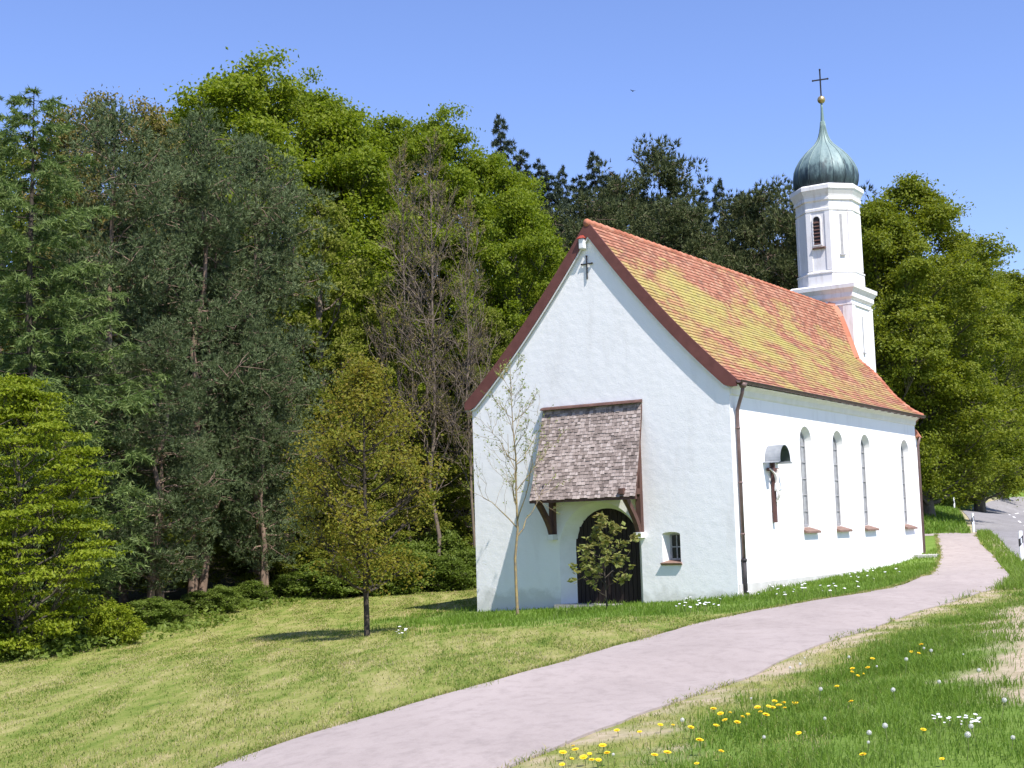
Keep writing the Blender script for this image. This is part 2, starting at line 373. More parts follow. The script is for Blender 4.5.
def ground():
    def axis(lo, hi, c0, c1, st, g):
        a = list(np.arange(c0, c1, st)); s = st; x = a[-1]
        while x < hi: s *= g; x += s; a.append(x)
        s = st; x = a[0]; l = []
        while x > lo: s *= g; x -= s; l.append(x)
        return np.array(l[::-1] + a)
    xs = axis(-1200, 1200, -16, 27, .26, 1.07); ys = axis(-1000, 1600, 7, 76, .27, 1.05)
    X, Y = np.meshgrid(xs, ys); Z = terr(np.clip(X, -300, 300), np.clip(Y, -300, 320))
    V = np.stack([X.ravel(), Y.ravel(), Z.ravel()], 1); nx, ny = len(xs), len(ys)
    i = np.arange(nx - 1)[None] + nx * np.arange(ny - 1)[:, None]; i = i.ravel()
    F = np.stack([i, i + 1, i + 1 + nx, i + nx], 1)
    me = np_mesh('ground', V, F, True)
    d, t, l, _ = masks(V[:, 0], V[:, 1])
    for nme, arr in (('dirt', d), ('tall', t), ('litter', l)):
        at_ = me.attributes.new(nme, 'FLOAT', 'POINT'); at_.data.foreach_set('value', arr.astype(np.float32))
    g = NT('meadow_ground'); c = g.coord('Object')
    A = lambda q: g.n('ShaderNodeAttribute', attribute_name=q).outputs['Fac']
    st = g.coord('Object', (1, .14, 1), (0, 0, math.radians(11)))
    stripe = g.noise(st, 1.9, 6, .65, .5); fine = g.noise(c, 16, 6, .7); mid = g.noise(c, 1.3, 5, .6)
    f = g.math('ADD', g.math('MULTIPLY', stripe, .5), g.math('ADD', g.math('MULTIPLY', fine, .35), g.math('MULTIPLY', mid, .25)))
    lawn = g.ramp(f, [(.40, (.08, .135, .02)), (.5, (.165, .21, .04)), (.58, (.25, .255, .075)), (.70, (.38, .335, .15))])
    lush = g.ramp(g.math('ADD', g.math('MULTIPLY', fine, .6), g.math('MULTIPLY', mid, .4)), [(.35, (.09, .16, .02)), (.6, (.17, .25, .05))])
    dirt = g.ramp(g.noise(c, 9, 6, .65), [(.3, (.34, .27, .17)), (.7, (.52, .43, .31))])
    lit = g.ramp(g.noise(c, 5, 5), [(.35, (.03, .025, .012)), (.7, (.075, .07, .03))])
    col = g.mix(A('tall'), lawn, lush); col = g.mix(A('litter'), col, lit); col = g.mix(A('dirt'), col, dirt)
    m = g.fin(col, .95, g.bump(fine, .6, .05), spec=.1)
    o = link('ground', me, m); tag(o, kind='structure')
ground()

def m_road(name, c1, c2):
    g = NT(name); c = g.coord('Object')
    f = g.math('ADD', g.math('MULTIPLY', g.noise(g.coord('Object', (1, .35, 1), (0, 0, math.radians(25))), .8, 5, .65), .62), g.math('MULTIPLY', g.noise(c, 45, 4, .7), .45))
    col = g.ramp(f, [(.36, c1), (.64, c2)])
    mo = g.noise(g.coord('Object', (1, .5, 1), (0, 0, math.radians(28))), 5, 6, .7); col = g.mix(g.ramp(mo, [(.48, (0, 0, 0)), (.72, (.5,) * 3)]), col, tuple(v * .72 for v in c1))
    sp = g.ramp(g.noise(c, 130, 2), [(.62, (0, 0, 0)), (.75, (.35,) * 3)])
    col = g.mix(sp, col, (.55, .5, .47))
    return g.fin(col, .92, g.bump(g.noise(c, 160, 3), .5, .01), spec=.2)
def strip(name, A, B, m, dz, nc=10, jag=0):
    n = len(A); rg = np.random.default_rng(3)
    if jag:
        for P, Q in ((A, B), (B, A)):
            w = np.convolve(rg.normal(size=n), np.ones(3) / 3, 'same') * jag
            d = Q - P; d /= np.linalg.norm(d, axis=1)[:, None] + 1e-9; P += d * w[:, None]
    V = []
    for k in range(nc + 1):
        t = k / nc; P = A * (1 - t) + B * t; crown = .03 * 4 * t * (1 - t)
        V.append(np.stack([P[:, 0], P[:, 1], terr(P[:, 0], P[:, 1]) + dz + crown], 1))
    for k, P in ((0, A), (1, B)):      # buried skirts close the edge
        V.append(np.stack([P[:, 0], P[:, 1], terr(P[:, 0], P[:, 1]) - .12], 1))
    V = np.concatenate(V); F = []
    cols = [(k, k + 1) for k in range(nc)] + [(nc + 1, 0), (nc, nc + 2)]
    i = np.arange(n - 1)
    for a, b in cols: F.append(np.stack([a * n + i, b * n + i, b * n + i + 1, a * n + i + 1], 1))
    me = np_mesh(name, V, np.concatenate(F)[:, ::-1], False)
    return link(name, me, m)
M['path'] = m_road('pinkish_path_asphalt', (.31, .262, .235), (.395, .338, .305))
M['asphalt'] = m_road('grey_road_asphalt', (.20, .19, .185), (.28, .27, .265))
tag(strip('path', PLd, PRd, M['path'], .022, jag=.03), kind='structure')
tag(strip('road', REd, RRd, M['asphalt'], .03, jag=.02), kind='structure')
# branch of the path that runs on behind the chapel
_b0 = np.array([edge(951, 541, 63), edge(936, 541.5, 62), edge(920, 542.5, 61), edge(890, 543, 62)]); _b1 = np.array([edge(962, 536.3, 71.5), edge(940, 536.2, 71), edge(920, 536, 70.5), edge(890, 535, 70)])
tag(strip('path', resample(_b0, 30), resample(_b1, 30), M['path'], .016), kind='structure')
# dashed centre line of the road
mk = MB()
_cl = (REd + RRd) / 2
for s0 in range(30, 150, 5):
    q = []
    for P, off in ((_cl[s0], -.06), (_cl[s0], .06), (_cl[min(s0 + 2, 159)], .06), (_cl[min(s0 + 2, 159)], -.06)):
        k = s0 if P is _cl[s0] else s0 + 2; p = P + _nr[min(s0, 159)] * off; q.append((p[0], p[1], tz(p[0], p[1]) + .068))
    mk.poly(q)
tag(mk.build('road_marking', M['whitepaint']), kind='structure')
# ------------------------------------------------------------------ chapel (local u along the facade, v along the nave, z absolute)
Z0 = -2.35
chapel = empty('chapel', (OX, OY, Z0), TH)
tag(chapel, 'white plastered chapel with steep mossy red tiled roof and onion domed tower', 'chapel')
def B(mb, name, mats, parent=chapel, **k): return mb.build(name, mats, parent, dz=-Z0 if parent is not None else 0, **k)
UL, UR, UC = -9.05, .0, -4.5
WL_, WR_ = -8.85, -.28
ZE, ZR = 4.0, 9.08
def prof(u):      # front roof profile
    s = (UR - u) / (UR - UC) if u >= UC else (u - UL) / (UC - UL)
    return ZE + (ZR - ZE) * s - 1.05 * s * (1 - s)
def facade_z(u): return prof(u) - .14
def tess(mb, loops, fn, mi=0):
    L = [[Vector((p[0], p[1], 0)) for p in lp] for lp in loops]
    allp = [p for lp in loops for p in lp]
    tri = tessellate_polygon(L)
    mb.mesh([fn(*p) for p in allp], tri, mi)
def arch(c, w, zb, zs, n=18, rise=None):      # opening outline: base zb, springing zs
    r = w / 2; rise = r if rise is None else rise
    pts = [(c - r, zb)]
    for i in range(n + 1):
        t = math.pi - math.pi * i / n; pts.append((c + r * math.cos(t), zs + rise * math.sin(t)))
    pts.append((c + r, zb)); return pts
def recess(mb, out, inn, fo, fi, mi):
    n = len(out)
    for i in range(n):
        j = (i + 1) % n; mb.poly([fo(*out[i]), fo(*out[j]), fi(*inn[j]), fi(*inn[i])], mi)
GB = -2.9      # wall foot below ground
door_o = arch(-4.52, 2.70, -2.6, -.50, 22); door_i = arch(-4.46, 2.06, -2.6, -.36, 22)
sw_c, sw_w = -2.23, .56
swo = arch(sw_c, sw_w, -.93, -.13, 10, .07); swi = arch(sw_c + .05, .40, -.84, -.16, 10, .05)
wall = MB()
# front facade outline
fo = [(WL_, GB), (WR_, GB)]
N = 26
top = []
for i in range(N + 1):
    u = WR_ + (WL_ - WR_) * i / N; top.append((u, facade_z(u)))
k = int(np.argmin([abs(t[0] - UC) for t in top])); top[k] = (UC, facade_z(UC))
fo += top
F0 = lambda u, z: (u, .3, z)
tess(wall, [fo, door_o[::-1], swo[::-1]], F0)
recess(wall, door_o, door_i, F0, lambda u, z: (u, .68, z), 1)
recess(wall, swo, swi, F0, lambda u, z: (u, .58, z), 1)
# right side wall with the four tall window recesses
VW = [5.84, 8.68, 11.38, 15.75]
vf = 17.15
wo = [arch(v, 1.0, -.14, 2.54, 16) for v in VW]; wi = [arch(v + .02, .74, -.02, 2.52, 16) for v in VW]
S0 = lambda v, z: (WR_, v, z); S1 = lambda v, z: (WR_ - .21, v, z)
tess(wall, [[(.3, GB), (vf, GB), (vf, 4.06), (.3, 4.06)]] + [w[::-1] for w in wo], S0)
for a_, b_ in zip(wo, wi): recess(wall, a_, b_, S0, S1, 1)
# left side wall and the polygonal choir
tess(wall, [[(.3, GB), (vf, GB), (vf, 4.02), (.3, 4.02)]], lambda v, z: (WL_, v, z))
AP = [(WR_, vf), (-1.9, 21.6), (-3.3, 23.6), (-5.8, 23.6), (-7.2, 21.6), (WL_, vf)]
for (u0, v0), (u1, v1) in zip(AP[:-1], AP[1:]): wall.poly([(u0, v0, GB), (u1, v1, GB), (u1, v1, 4.02), (u0, v0, 4.02)])
# boxed white cornice below the eaves and behind the barge boards
wall_o = B(wall, 'wall', [M['plaster'], M['reveal']])
co = MB()
prf = [(WR_ + .003, 3.62), (WR_ + .05, 3.66), (WR_ + .07, 3.80), (WR_ + .16, 3.88)]
for (a0, z0), (a1, z1) in zip(prf[:-1], prf[1:]): co.poly([(a0, .32, z0), (a0, vf - .02, z0), (a1, vf - .02, z1), (a1, .32, z1)])
co.poly([(WR_ + .16, .32, 3.88), (WR_ + .16, vf - .02, 3.88), (-.01, vf - .02, 3.90), (-.01, .32, 3.90)])
co.poly([(WR_ + .003, .32, 3.62), (WR_ + .05, .32, 3.66), (WR_ + .07, .32, 3.8), (WR_ + .16, .32, 3.88), (-.03, .32, 3.95), (WR_ - .1, .32, 4.0)])
B(co, 'cornice', M['reveal'])
# plinth strip at the foot of the side wall
pl = MB(); pl.box(WR_, WR_ + .035, .35, vf + .05, -2.5, -1.52); B(pl, 'plinth', m_two('grey_plinth', (.50, .48, .45), (.62, .60, .57), 3, .9, .3))

# roof: rows of tiles between the front verge and the hip / tower edge
HIP = [(ZE - .02, .02, 17.12), (4.18, -.39, 17.45), (4.45, -.78, 17.76), (4.92, -1.37, 18.23), (5.46, -1.86, 18.62), (5.83, -2.21, 18.91), (6.27, -2.73, 19.33), (6.68, -3.25, 19.72), (7.62, -3.66, 20.08), (8.49, -3.95, 20.10), (8.97, -4.2, 20.12), (9.08, -4.5, 20.15)]
HZ = np.array([h[0] for h in HIP]); HU = np.array([h[1] for h in HIP]); HV = np.array([h[2] for h in HIP])
us = np.linspace(UR, UC, 200); zs = np.array([prof(u) for u in us])
def u_at(z): return float(np.interp(z, zs, us))
roof = MB(); NRW = 42
sl_ = np.concatenate([[0], np.cumsum(np.hypot(np.diff(us), np.diff(zs)))])
zrow = np.interp(np.linspace(0, sl_[-1], NRW + 1), sl_, zs)
lift = .028
for i in range(NRW):
    z0, z1 = zrow[i], min(zrow[i + 1] + .02, ZR)
    r0, r1 = i * .17, (i + 1) * .17
    uf0, uf1 = u_at(z0), u_at(z1)
    h0 = (np.interp(z0, HZ, HU), np.interp(z0, HZ, HV)); h1 = (np.interp(z1, HZ, HU), np.interp(z1, HZ, HV))
    nseg = 40
    rg = random.Random(i)
    j0 = [rg.uniform(-.007, .007) for _ in range(nseg + 1)]
    for s in range(nseg):
        q = []
        for (uf, hh, z, up, jit) in ((uf0, h0, z0, lift, 1), (uf1, h1, z1, .004, 0)):
            for t, jj in ((s / nseg, j0[s]), ((s + 1) / nseg, j0[s + 1])):
                q.append((uf * (1 - t) + hh[0] * t + up * .75, .19 * (1 - t) + hh[1] * t, z + up * .66 + jj * jit))
        a, b_, d, c = q
        v0, v1 = a[1], b_[1]; v2, v3 = c[1], d[1]
        roof.poly([a, b_, c, d], 0, [(v0, r0), (v1, r0), (v2, r1 - .004), (v3, r1 - .004)])
        lo = lambda p: (p[0] - .017, p[1], p[2] - .017 - .004)
        roof.poly([lo(a), lo(b_), b_, a], 0, [(v0, r0 + .002), (v1, r0 + .002), (v1, r0 + .004), (v0, r0 + .004)])
# left slope, choir facets
nl = 30
for i in range(nl):
    uA, uB = UL + (UC - UL) * i / nl, UL + (UC - UL) * (i + 1) / nl
    roof.poly([(uA, .19, prof(uA)), (uA, 17.1 + 3 * i / nl, prof(uA)), (uB, 17.1 + 3 * (i + 1) / nl, prof(uB)), (uB, .19, prof(uB))], 0,
              [(0, i * .22), (17, i * .22), (17, i * .22 + .22), (0, i * .22 + .22)])
CH = [(-.0, 17.14), (-1.65, 21.75), (-3.2, 23.9), (-5.9, 23.9), (-7.4, 21.75), (UL, 17.1)]
hipR = [(u, v, z) for z, u, v in HIP]
def fac(p, t):      # point up the facet from eave corner p to the apex, sagging profile
    s = t; ax, av = -4.6, 21.3
    return (p[0] + (ax - p[0]) * s, p[1] + (av - p[1]) * s, ZE + 5.0 * s - 1.9 * s * (1 - s) - .02)
for k, (p, q) in enumerate(zip(CH[:-1], CH[1:])):
    m = 12
    for i in range(m):
        t0, t1 = i / m, (i + 1) / m
        if k == 0:
            zz = lambda t: fac(p, t)[2]
            e = lambda t: (float(np.interp(zz(t), HZ, HU)) - .01, float(np.interp(zz(t), HZ, HV)) + .01, zz(t))
            if zz(t1) > 8.9: break
            roof.poly([e(t0), fac(q, t0), fac(q, t1), e(t1)], 0, [(0, t0 * 7), (3, t0 * 7), (3, t1 * 7), (0, t1 * 7)])
        else: roof.poly([fac(p, t0), fac(q, t0), fac(q, t1), fac(p, t1)], 0, [(0, t0 * 7), (3, t0 * 7), (3, t1 * 7), (0, t1 * 7)])
roof_o = B(roof, 'roof', M['tile'])
# underside boards
ub = MB()
for i in range(10):
    uA, uB = UR + (UC - UR) * i / 10, UR + (UC - UR) * (i + 1) / 10
    ub.poly([(uA, .05, prof(uA) - .10), (uA, 17.0, prof(uA) - .10 - (.3 if 0 < i else .0)), (uB, 17.0, prof(uB) - .4), (uB, .05, prof(uB) - .10)])
# (only the verge overhang is ever seen)
ub = MB()
for s, n in ((1, 24), (-1, 24)):
    e = UR if s > 0 else UL
    for i in range(n):
        uA, uB = e + (UC - e) * i / n, e + (UC - e) * (i + 1) / n
        ub.poly([(uA, .228, prof(uA) - .16), (uA, .32, prof(uA) - .16), (uB, .32, prof(uB) - .16), (uB, .228, prof(uB) - .16)])
B(ub, 'verge_soffit', M['whitepaint'])
# barge boards and the white strip below them
for s in (1, -1):
    e = UR if s > 0 else UL
    bd = MB(); st = MB(); n = 24
    for i in range(n):
        uA, uB = e + (UC - e) * i / n, e + (UC - e) * (i + 1) / n
        def q(u, dz0, dz1, v0, v1):
            lo_ = max(prof(u) + dz0, ZE - .16 + (dz0 + .44)); hi_ = max(prof(u) + dz1, lo_ + .004)
            return [(u, v0, lo_), (u, v1, lo_), (u, v1, hi_), (u, v0, hi_)]
        D = -.44
        a4 = q(uA, D, .05, .17, .225); b4 = q(uB, D, .05, .17, .225)
        bd.hexa([a4[0], a4[1], b4[1], b4[0], a4[3], a4[2], b4[2], b4[3]])
        if s > 0 or True:
            a4 = q(uA, D - .055, D - .003, .195, .24); b4 = q(uB, D - .055, D - .003, .195, .24)
            st.hexa([a4[0], a4[1], b4[1], b4[0], a4[3], a4[2], b4[2], b4[3]])
    bo = B(bd, 'bargeboard', M['brown'])
    st.build('trim_strip', M['whitepaint'], bo, dz=-Z0)
# ridge tiles and hip tiles: overlapping half rounds
rt = MB()
nri = 52
for i in range(nri):
    v0 = .16 + i * (19.95 / nri); v1 = v0 + 19.95 / nri + .04
    rt.tube([(UC, v0, ZR - .03), (UC, v1, ZR - .045)], [.12, .10], 10)
B(rt, 'ridge_tiles', M['ridge'], smooth=True)
ht = MB()
hp = np.array(hipR[:8]); hs = np.concatenate([[0], np.cumsum(np.linalg.norm(np.diff(hp, axis=0), axis=1))])
nh = 16
for i in range(nh):
    s0, s1 = hs[-1] * i / nh, hs[-1] * (i + 1.1) / nh
    pa = [np.interp(s0, hs, hp[:, c]) for c in range(3)]; pb = [np.interp(s1, hs, hp[:, c]) for c in range(3)]
    ht.tube([(pa[0], pa[1], pa[2]), (pb[0], pb[1], pb[2] - .01)], [.11, .085], 8)
B(ht, 'hip_tiles', M['ridge'], smooth=True)
# red edge tiles against the tower
et = MB()
hp2 = hipR[7:]
for i in range(len(hp2) - 1):
    pa, pb = np.array(hp2[i]), np.array(hp2[i + 1])
    et.bar(pa + np.array([.05, -.12, .03]), pb + np.array([.05, -.12, .03]), .26, .05, up=(1, -1, 0.3))
B(et, 'edge_tiles', M['ridge'])
# gutter with brackets, down pipes
gu = MB()
m = 9; gv = [(.08 + .075 * math.cos(math.pi + math.pi * i / m) + .0, 3.99 + .075 * math.sin(math.pi + math.pi * i / m)) for i in range(m + 1)]
for i in range(m):
    gu.hexa([(gv[i][0], 0.16, gv[i][1]), (gv[i + 1][0], 0.16, gv[i + 1][1]), (gv[i + 1][0], 17.2, gv[i + 1][1] - .03), (gv[i][0], 17.2, gv[i][1] - .03),
             (gv[i][0] * 1.0, 0.16, gv[i][1] + .012), (gv[i + 1][0], 0.16, gv[i + 1][1] + .012), (gv[i + 1][0], 17.2, gv[i + 1][1] - .018), (gv[i][0], 17.2, gv[i][1] - .018)])
gu.tube([(.155, .16, 3.995), (.155, 17.2, 3.965)], .014, 6)
for i in range(24):
    v = .3 + i * .72; gu.bar((.08, v, 3.905 - .0013 * i), (-.12, v, 3.93 - .0013 * i), .03, .02)
B(gu, 'gutter', M['gutter'])
dp = MB()
dp.tube([(.08, .42, 3.93), (.08, .42, 3.80)], [.13, .075], 10); dp.tube([(.08, .42, 3.82), (.03, .46, 3.66), (-.12, .56, 3.38), (-.19, .6, 3.22), (-.20, .6, 3.0), (-.20, .6, -.9)], .05, 10)
for z in (2.7, 1.2, -.2): dp.tube([(-.20, .6, z), (-.20, .6, z + .05)], .062, 10)
dpo = B(dp, 'downpipe', M['pipe'], smooth=True)
ds = MB(); ds.tube([(-.20, .6, -.86), (-.20, .6, -2.0)], .062, 10); ds.tube([(-.20, .6, -.92), (-.20, .6, -.84)], .078, 10); ds.build('standpipe', M['iron'], dpo, dz=-Z0, smooth=True)
ds = MB(); ds.box(-.26, .05, .3, .95, -2.1, -1.80); ds.build('drain_slab', m_two('concrete_slab', (.36, .33, .30), (.46, .43, .40), 5, .9, .3), dpo, dz=-Z0)
dp = MB(); dp.tube([(-.16, 17.3, 3.2), (-.24, 17.3, 2.9), (-.24, 17.3, -1.5)], .05, 8); B(dp, 'downpipe', M['pipe'], smooth=True)
# low tiled lean-to roof and cornice just past the far corner
an = MB(); an.hexa([(-.7, 17.2, 3.22), (-.12, 17.2, 3.22), (-.30, 18.1, 3.22), (-.9, 18.1, 3.22), (-.7, 17.2, 3.66), (-.27, 17.24, 3.50), (-.45, 18.0, 3.50), (-.9, 18.1, 3.66)]); B(an, 'annex_roof', M['ridge'])
an = MB(); an.box(-1.2, -.45, 17.2, 17.9, -2, 3.21); B(an, 'buttress', M['plaster'])
ap = MB(); ap.box(-.28, .55, 16.0, 17.9, -1.6, -1.17); B(ap, 'corner_slab', m_two('pale_concrete', (.52, .49, .46), (.62, .59, .56), 4, .9, .3))

# tall side windows
for v in VW:
    g_ = MB(); tess(g_, [arch(v + .02, .74, -.02, 2.52, 16)], lambda a, z: (WR_ - .205, a, z))
    w = B(g_, 'window', M['glass'])
    fr = MB(); pts = arch(v + .02, .70, .0, 2.52, 16)
    P3 = [(WR_ - .19, a, z) for a, z in pts]
    for i in range(len(P3) - 1): fr.bar(P3[i], P3[i + 1], .045, .03, up=(1, 0, 0))
    fr.bar((WR_ - .19, v - .33, .02), (WR_ - .19, v + .37, .02), .045, .03, up=(1, 0, 0))
    for z in (.45, .95, 1.45, 1.95, 2.45): fr.bar((WR_ - .185, v - .33, z), (WR_ - .185, v + .37, z), .03, .02, up=(1, 0, 0))
    fr.bar((WR_ - .182, v + .02, .02), (WR_ - .182, v + .02, 2.85), .03, .02, up=(1, 0, 0))
    fr.build('window_frame', M['frame'], w, dz=-Z0)
    si = MB(); v0, v1 = v - .56, v + .6
    si.hexa([(WR_ - .2, v0 + .06, -.15), (WR_ + .13, v0, -.23), (WR_ + .13, v1, -.23), (WR_ - .2, v1 - .06, -.15), (WR_ - .2, v0 + .06, -.03), (WR_ + .13, v0, -.16), (WR_ + .13, v1, -.16), (WR_ - .2, v1 - .06, -.03)])
    si.build('sill', M['sill'], w, dz=-Z0, bevel=.01)
# little facade window
g_ = MB(); tess(g_, [arch(sw_c + .05, .40, -.84, -.16, 10, .05)], lambda a, z: (a, .575, z)); w = B(g_, 'small_window', (lambda g: g.fin((.025, .03, .032), .12, spec=.5))(NT('dark_pane')))
fr = MB(); P3 = [(a, .56, z) for a, z in arch(sw_c + .05, .36, -.82, -.16, 8, .04)]
for i in range(len(P3)): fr.bar(P3[i], P3[(i + 1) % len(P3)], .05, .04, up=(0, 1, 0))
fr.bar((sw_c + .05, .555, -.82), (sw_c + .05, .555, -.15), .03, .03, up=(0, 1, 0)); fr.bar((sw_c - .13, .555, -.48), (sw_c + .23, .555, -.48), .03, .03, up=(0, 1, 0))
fr.build('window_frame', M['frame'], w, dz=-Z0)
si = MB(); si.hexa([(sw_c - .33, .26, -.98), (sw_c + .33, .26, -.98), (sw_c + .24, .57, -.92), (sw_c - .2, .57, -.92), (sw_c - .33, .2, -.92), (sw_c + .33, .2, -.92), (sw_c + .24, .57, -.83), (sw_c - .2, .57, -.83)]); si.build('sill', M['sill'], w, dz=-Z0, bevel=.008)
# door: two plank leaves in the arch
dr = MB(); tess(dr, [arch(-4.46, 2.06, -2.6, -.36, 22)], lambda a, z: (a, .685, z))
for i in range(15):
    u = -4.46 - 1.0 + i * .143; h = -.36 + math.sqrt(max(0, 1.02 ** 2 - (u + 4.46) ** 2)) - .03
    dr.box(u - .063, u + .063, .655, .683, -2.55, h)
door = B(dr, 'door', M['darkdoor'])
hd = MB(); hd.tube([(-4.34, .655, -1.15), (-4.34, .60, -1.15), (-4.22, .60, -1.15)], .014, 6); hd.box(-4.37, -4.31, .645, .656, -1.3, -1.0); hd.build('handle', M['iron'], door, dz=-Z0)
ln = MB(); ln.box(-4.475, -4.445, .635, .656, -2.5, .62); ln.build('cover_strip', M['darkdoor'], door, dz=-Z0)
st = MB(); st.box(-5.9, -3.1, -.05, .7, -2.6, -2.06); B(st, 'doorstep', m_two('door_stone', (.3, .28, .25), (.4, .38, .35), 4, .9, .3))

# shingled porch roof on brackets
pt_u0, pt_u1 = -6.28, -2.98; pb_u0, pb_u1 = -6.18, -2.72      # top / bottom edges
zt, zb, vt, vb = 3.60, .94, .28, -.78
porch = MB(); rg = random.Random(4); rows, colsn = 27, 32
sl = math.hypot(zt - zb, vt - vb); nv = np.array([0, -(zt - zb), -(vb - vt) * -1.0]); 
nrm = np.array([0, -(zt - zb) / sl, (vt - vb) / sl])
def pp(s, t):      # s across 0..1, t down the slope 0..1
    u = (pt_u0 * (1 - t) + pb_u0 * t) * (1 - s) + (pt_u1 * (1 - t) + pb_u1 * t) * s
    tt = t; sag = .05 * 4 * tt * (1 - tt)
    return np.array([u, vt + (vb - vt) * tt, zt + (zb - zt) * tt]) - nrm * sag
for i in range(rows):
    x = -rg.uniform(0, .03)
    while x < 1:
        wd = rg.uniform(.018, .044); a, b_ = max(x, 0) + .0015, min(x + wd, 1) - .0015; x += wd
        if b_ - a < .008: continue
        t0 = i / rows - .03; t1 = (i + 1) / rows + rg.uniform(-.004, .008); up = rg.uniform(.03, .045)
        t0 = max(t0, 0)
        q = [pp(a, t0) + nrm * .004, pp(b_, t0) + nrm * .004, pp(b_, t1) + nrm * (up - .018), pp(a, t1) + nrm * (up - .018)]
        q2 = [pp(a, t0) + nrm * .016, pp(b_, t0) + nrm * .016, pp(b_, t1) + nrm * up, pp(a, t1) + nrm * up]
        porch.hexa(q + q2)
pr = B(porch, 'porch_roof', M['shingle'])
bk = MB()
for a, b_ in ((0, 1),):
    for t0, t1 in [(i / 6, (i + 1) / 6) for i in range(6)]:
        q = [pp(0, t0), pp(1, t0), pp(1, t1), pp(0, t1)]; bk.hexa([p - nrm * .055 for p in q] + [p - nrm * .004 for p in q])
bk.bar(pp(0, 1) - nrm * .03 + np.array([0, .02, -.03]), pp(1, 1) - nrm * .03 + np.array([0, .02, -.03]), .1, .07, up=(0, 0, 1))
bk.build('roof_boarding', M['oldwood'], pr, dz=-Z0)
fl = MB(); fl.hexa([(pt_u0 - .02, .12, zt + .02), (pt_u1 + .02, .12, zt + .02), (pt_u1 + .02, .297, zt + .02), (pt_u0 - .02, .297, zt + .02), (pt_u0 - .02, .16, zt + .07), (pt_u1 + .02, .16, zt + .07), (pt_u1 + .02, .297, zt + .12), (pt_u0 - .02, .297, zt + .12)])
fl.build('top_board', M['oldwood'], pr, dz=-Z0)
for u in (-6.02, -3.14):
    br = MB()
    br.box(u - .08, u + .08, .14, .297, -.04, 2.9)                              # post on the wall
    br.box(u - .075, u + .075, -.86 if u > -5 else -.7, .138, 1.02, 1.18)       # arm
    n = 6; P = []
    for i in range(n + 1):                                                       # curved brace
        t = i / n; P.append((u, .13 - .80 * t ** 1.25, .02 + 1.0 * t ** .9 - .05))
    for i in range(n): br.bar(P[i], P[i + 1], .13, .15, up=(0, 1, .3))
    br.bar((u, -.62, 1.1), (u, .2, 2.85), .12, .14, up=(0, 1, .3))
    bo = br.build('bracket', M['oldwood'], pr, dz=-Z0)
    cb = MB(); cb.box(u - .11, u + .11, .02, .298, -.20, -.045); cb.build('corbel', M['reveal'], pr, dz=-Z0)

# tower
TU, TV = -4.70, 21.35
tower = MB()
hw = 1.25
def sq(h, z0, z1, h1=None):
    h1 = h if h1 is None else h1
    tower.hexa([(TU - h, TV - h, z0), (TU + h, TV - h, z0), (TU + h, TV + h, z0), (TU - h, TV + h, z0), (TU - h1, TV - h1, z1), (TU + h1, TV - h1, z1), (TU + h1, TV + h1, z1), (TU - h1, TV + h1, z1)])
sq(hw, 4.2, 9.25)
sq(hw + .05, 9.02, 9.10)
sq(hw + .02, 9.25, 9.34, hw + .10); sq(hw + .10, 9.34, 9.52); sq(hw + .10, 9.52, 9.70, hw + .20); sq(hw + .22, 9.70, 9.86, hw + .23)
sq(hw + .14, 9.862, 9.95, hw + .02)
# raised corner pilasters leave sunken panels on each face
for sx in (-1, 1):
    for sy in (-1, 1):
        cx, cy = TU + sx * (hw - .16), TV + sy * (hw - .16)
        tower.box(cx - .2, cx + .2, cy - .2, cy + .2, 4.5, 9.0)
def octp(r, z, c=(TU, TV)):
    R_ = r / math.cos(math.pi / 8)
    return [(c[0] + R_ * math.cos(math.pi / 8 + k * math.pi / 4), c[1] + R_ * math.sin(math.pi / 8 + k * math.pi / 4), z) for k in range(8)]
def octs(levels):
    vs = []; fs = []
    for r, z in levels: vs += octp(r, z)
    for i in range(len(levels) - 1):
        for k in range(8): fs.append((i * 8 + k, i * 8 + (k + 1) % 8, i * 8 + 8 + (k + 1) % 8, i * 8 + 8 + k))
    fs.append(tuple(range(8))[::-1]); fs.append(tuple((len(levels) - 1) * 8 + k for k in range(8)))
    tower.mesh(vs, fs)
ro = 1.22
octs([(ro + .06, 9.9), (ro + .06, 10.42), (ro + .09, 10.45), (ro + .09, 10.50), (ro, 10.56), (ro, 13.1), (ro + .035, 13.12), (ro + .035, 13.22), (ro + .01, 13.24), (ro + .02, 13.52), (ro + .08, 13.56), (ro + .08, 13.66), (ro + .06, 13.68), (ro + .09, 13.78), (ro + .19, 13.98), (ro + .21, 14.0), (ro + .21, 14.16), (ro + .14, 14.22)])
for k in range(8):      # pilaster strips on the edges of the octagon
    t = math.pi / 8 + k * math.pi / 4
    for dt in (-1, 1):
        fa = t + dt * math.pi / 8; n_ = np.array([math.cos(fa), math.sin(fa)]); tg = np.array([-n_[1], n_[0]]) * -dt
        half = ro * math.tan(math.pi / 8)
        p0 = np.array([TU, TV]) + n_ * (ro - .05) + tg * -1 * 0
        c0 = np.array([TU, TV]) + n_ * ro
        e_ = c0 - tg * -half * 1.0
        q = []
        for z in (10.58, 13.05):
            for o_, al in ((-.05, half), (.032, half + .012), (.032, half - .2), (-.05, half - .2)):
                p = np.array([TU, TV]) + n_ * (ro + o_) + tg * al; q.append((p[0], p[1], z))
        tower.hexa(q)
tw = B(tower, 'tower', M['tower_white'])
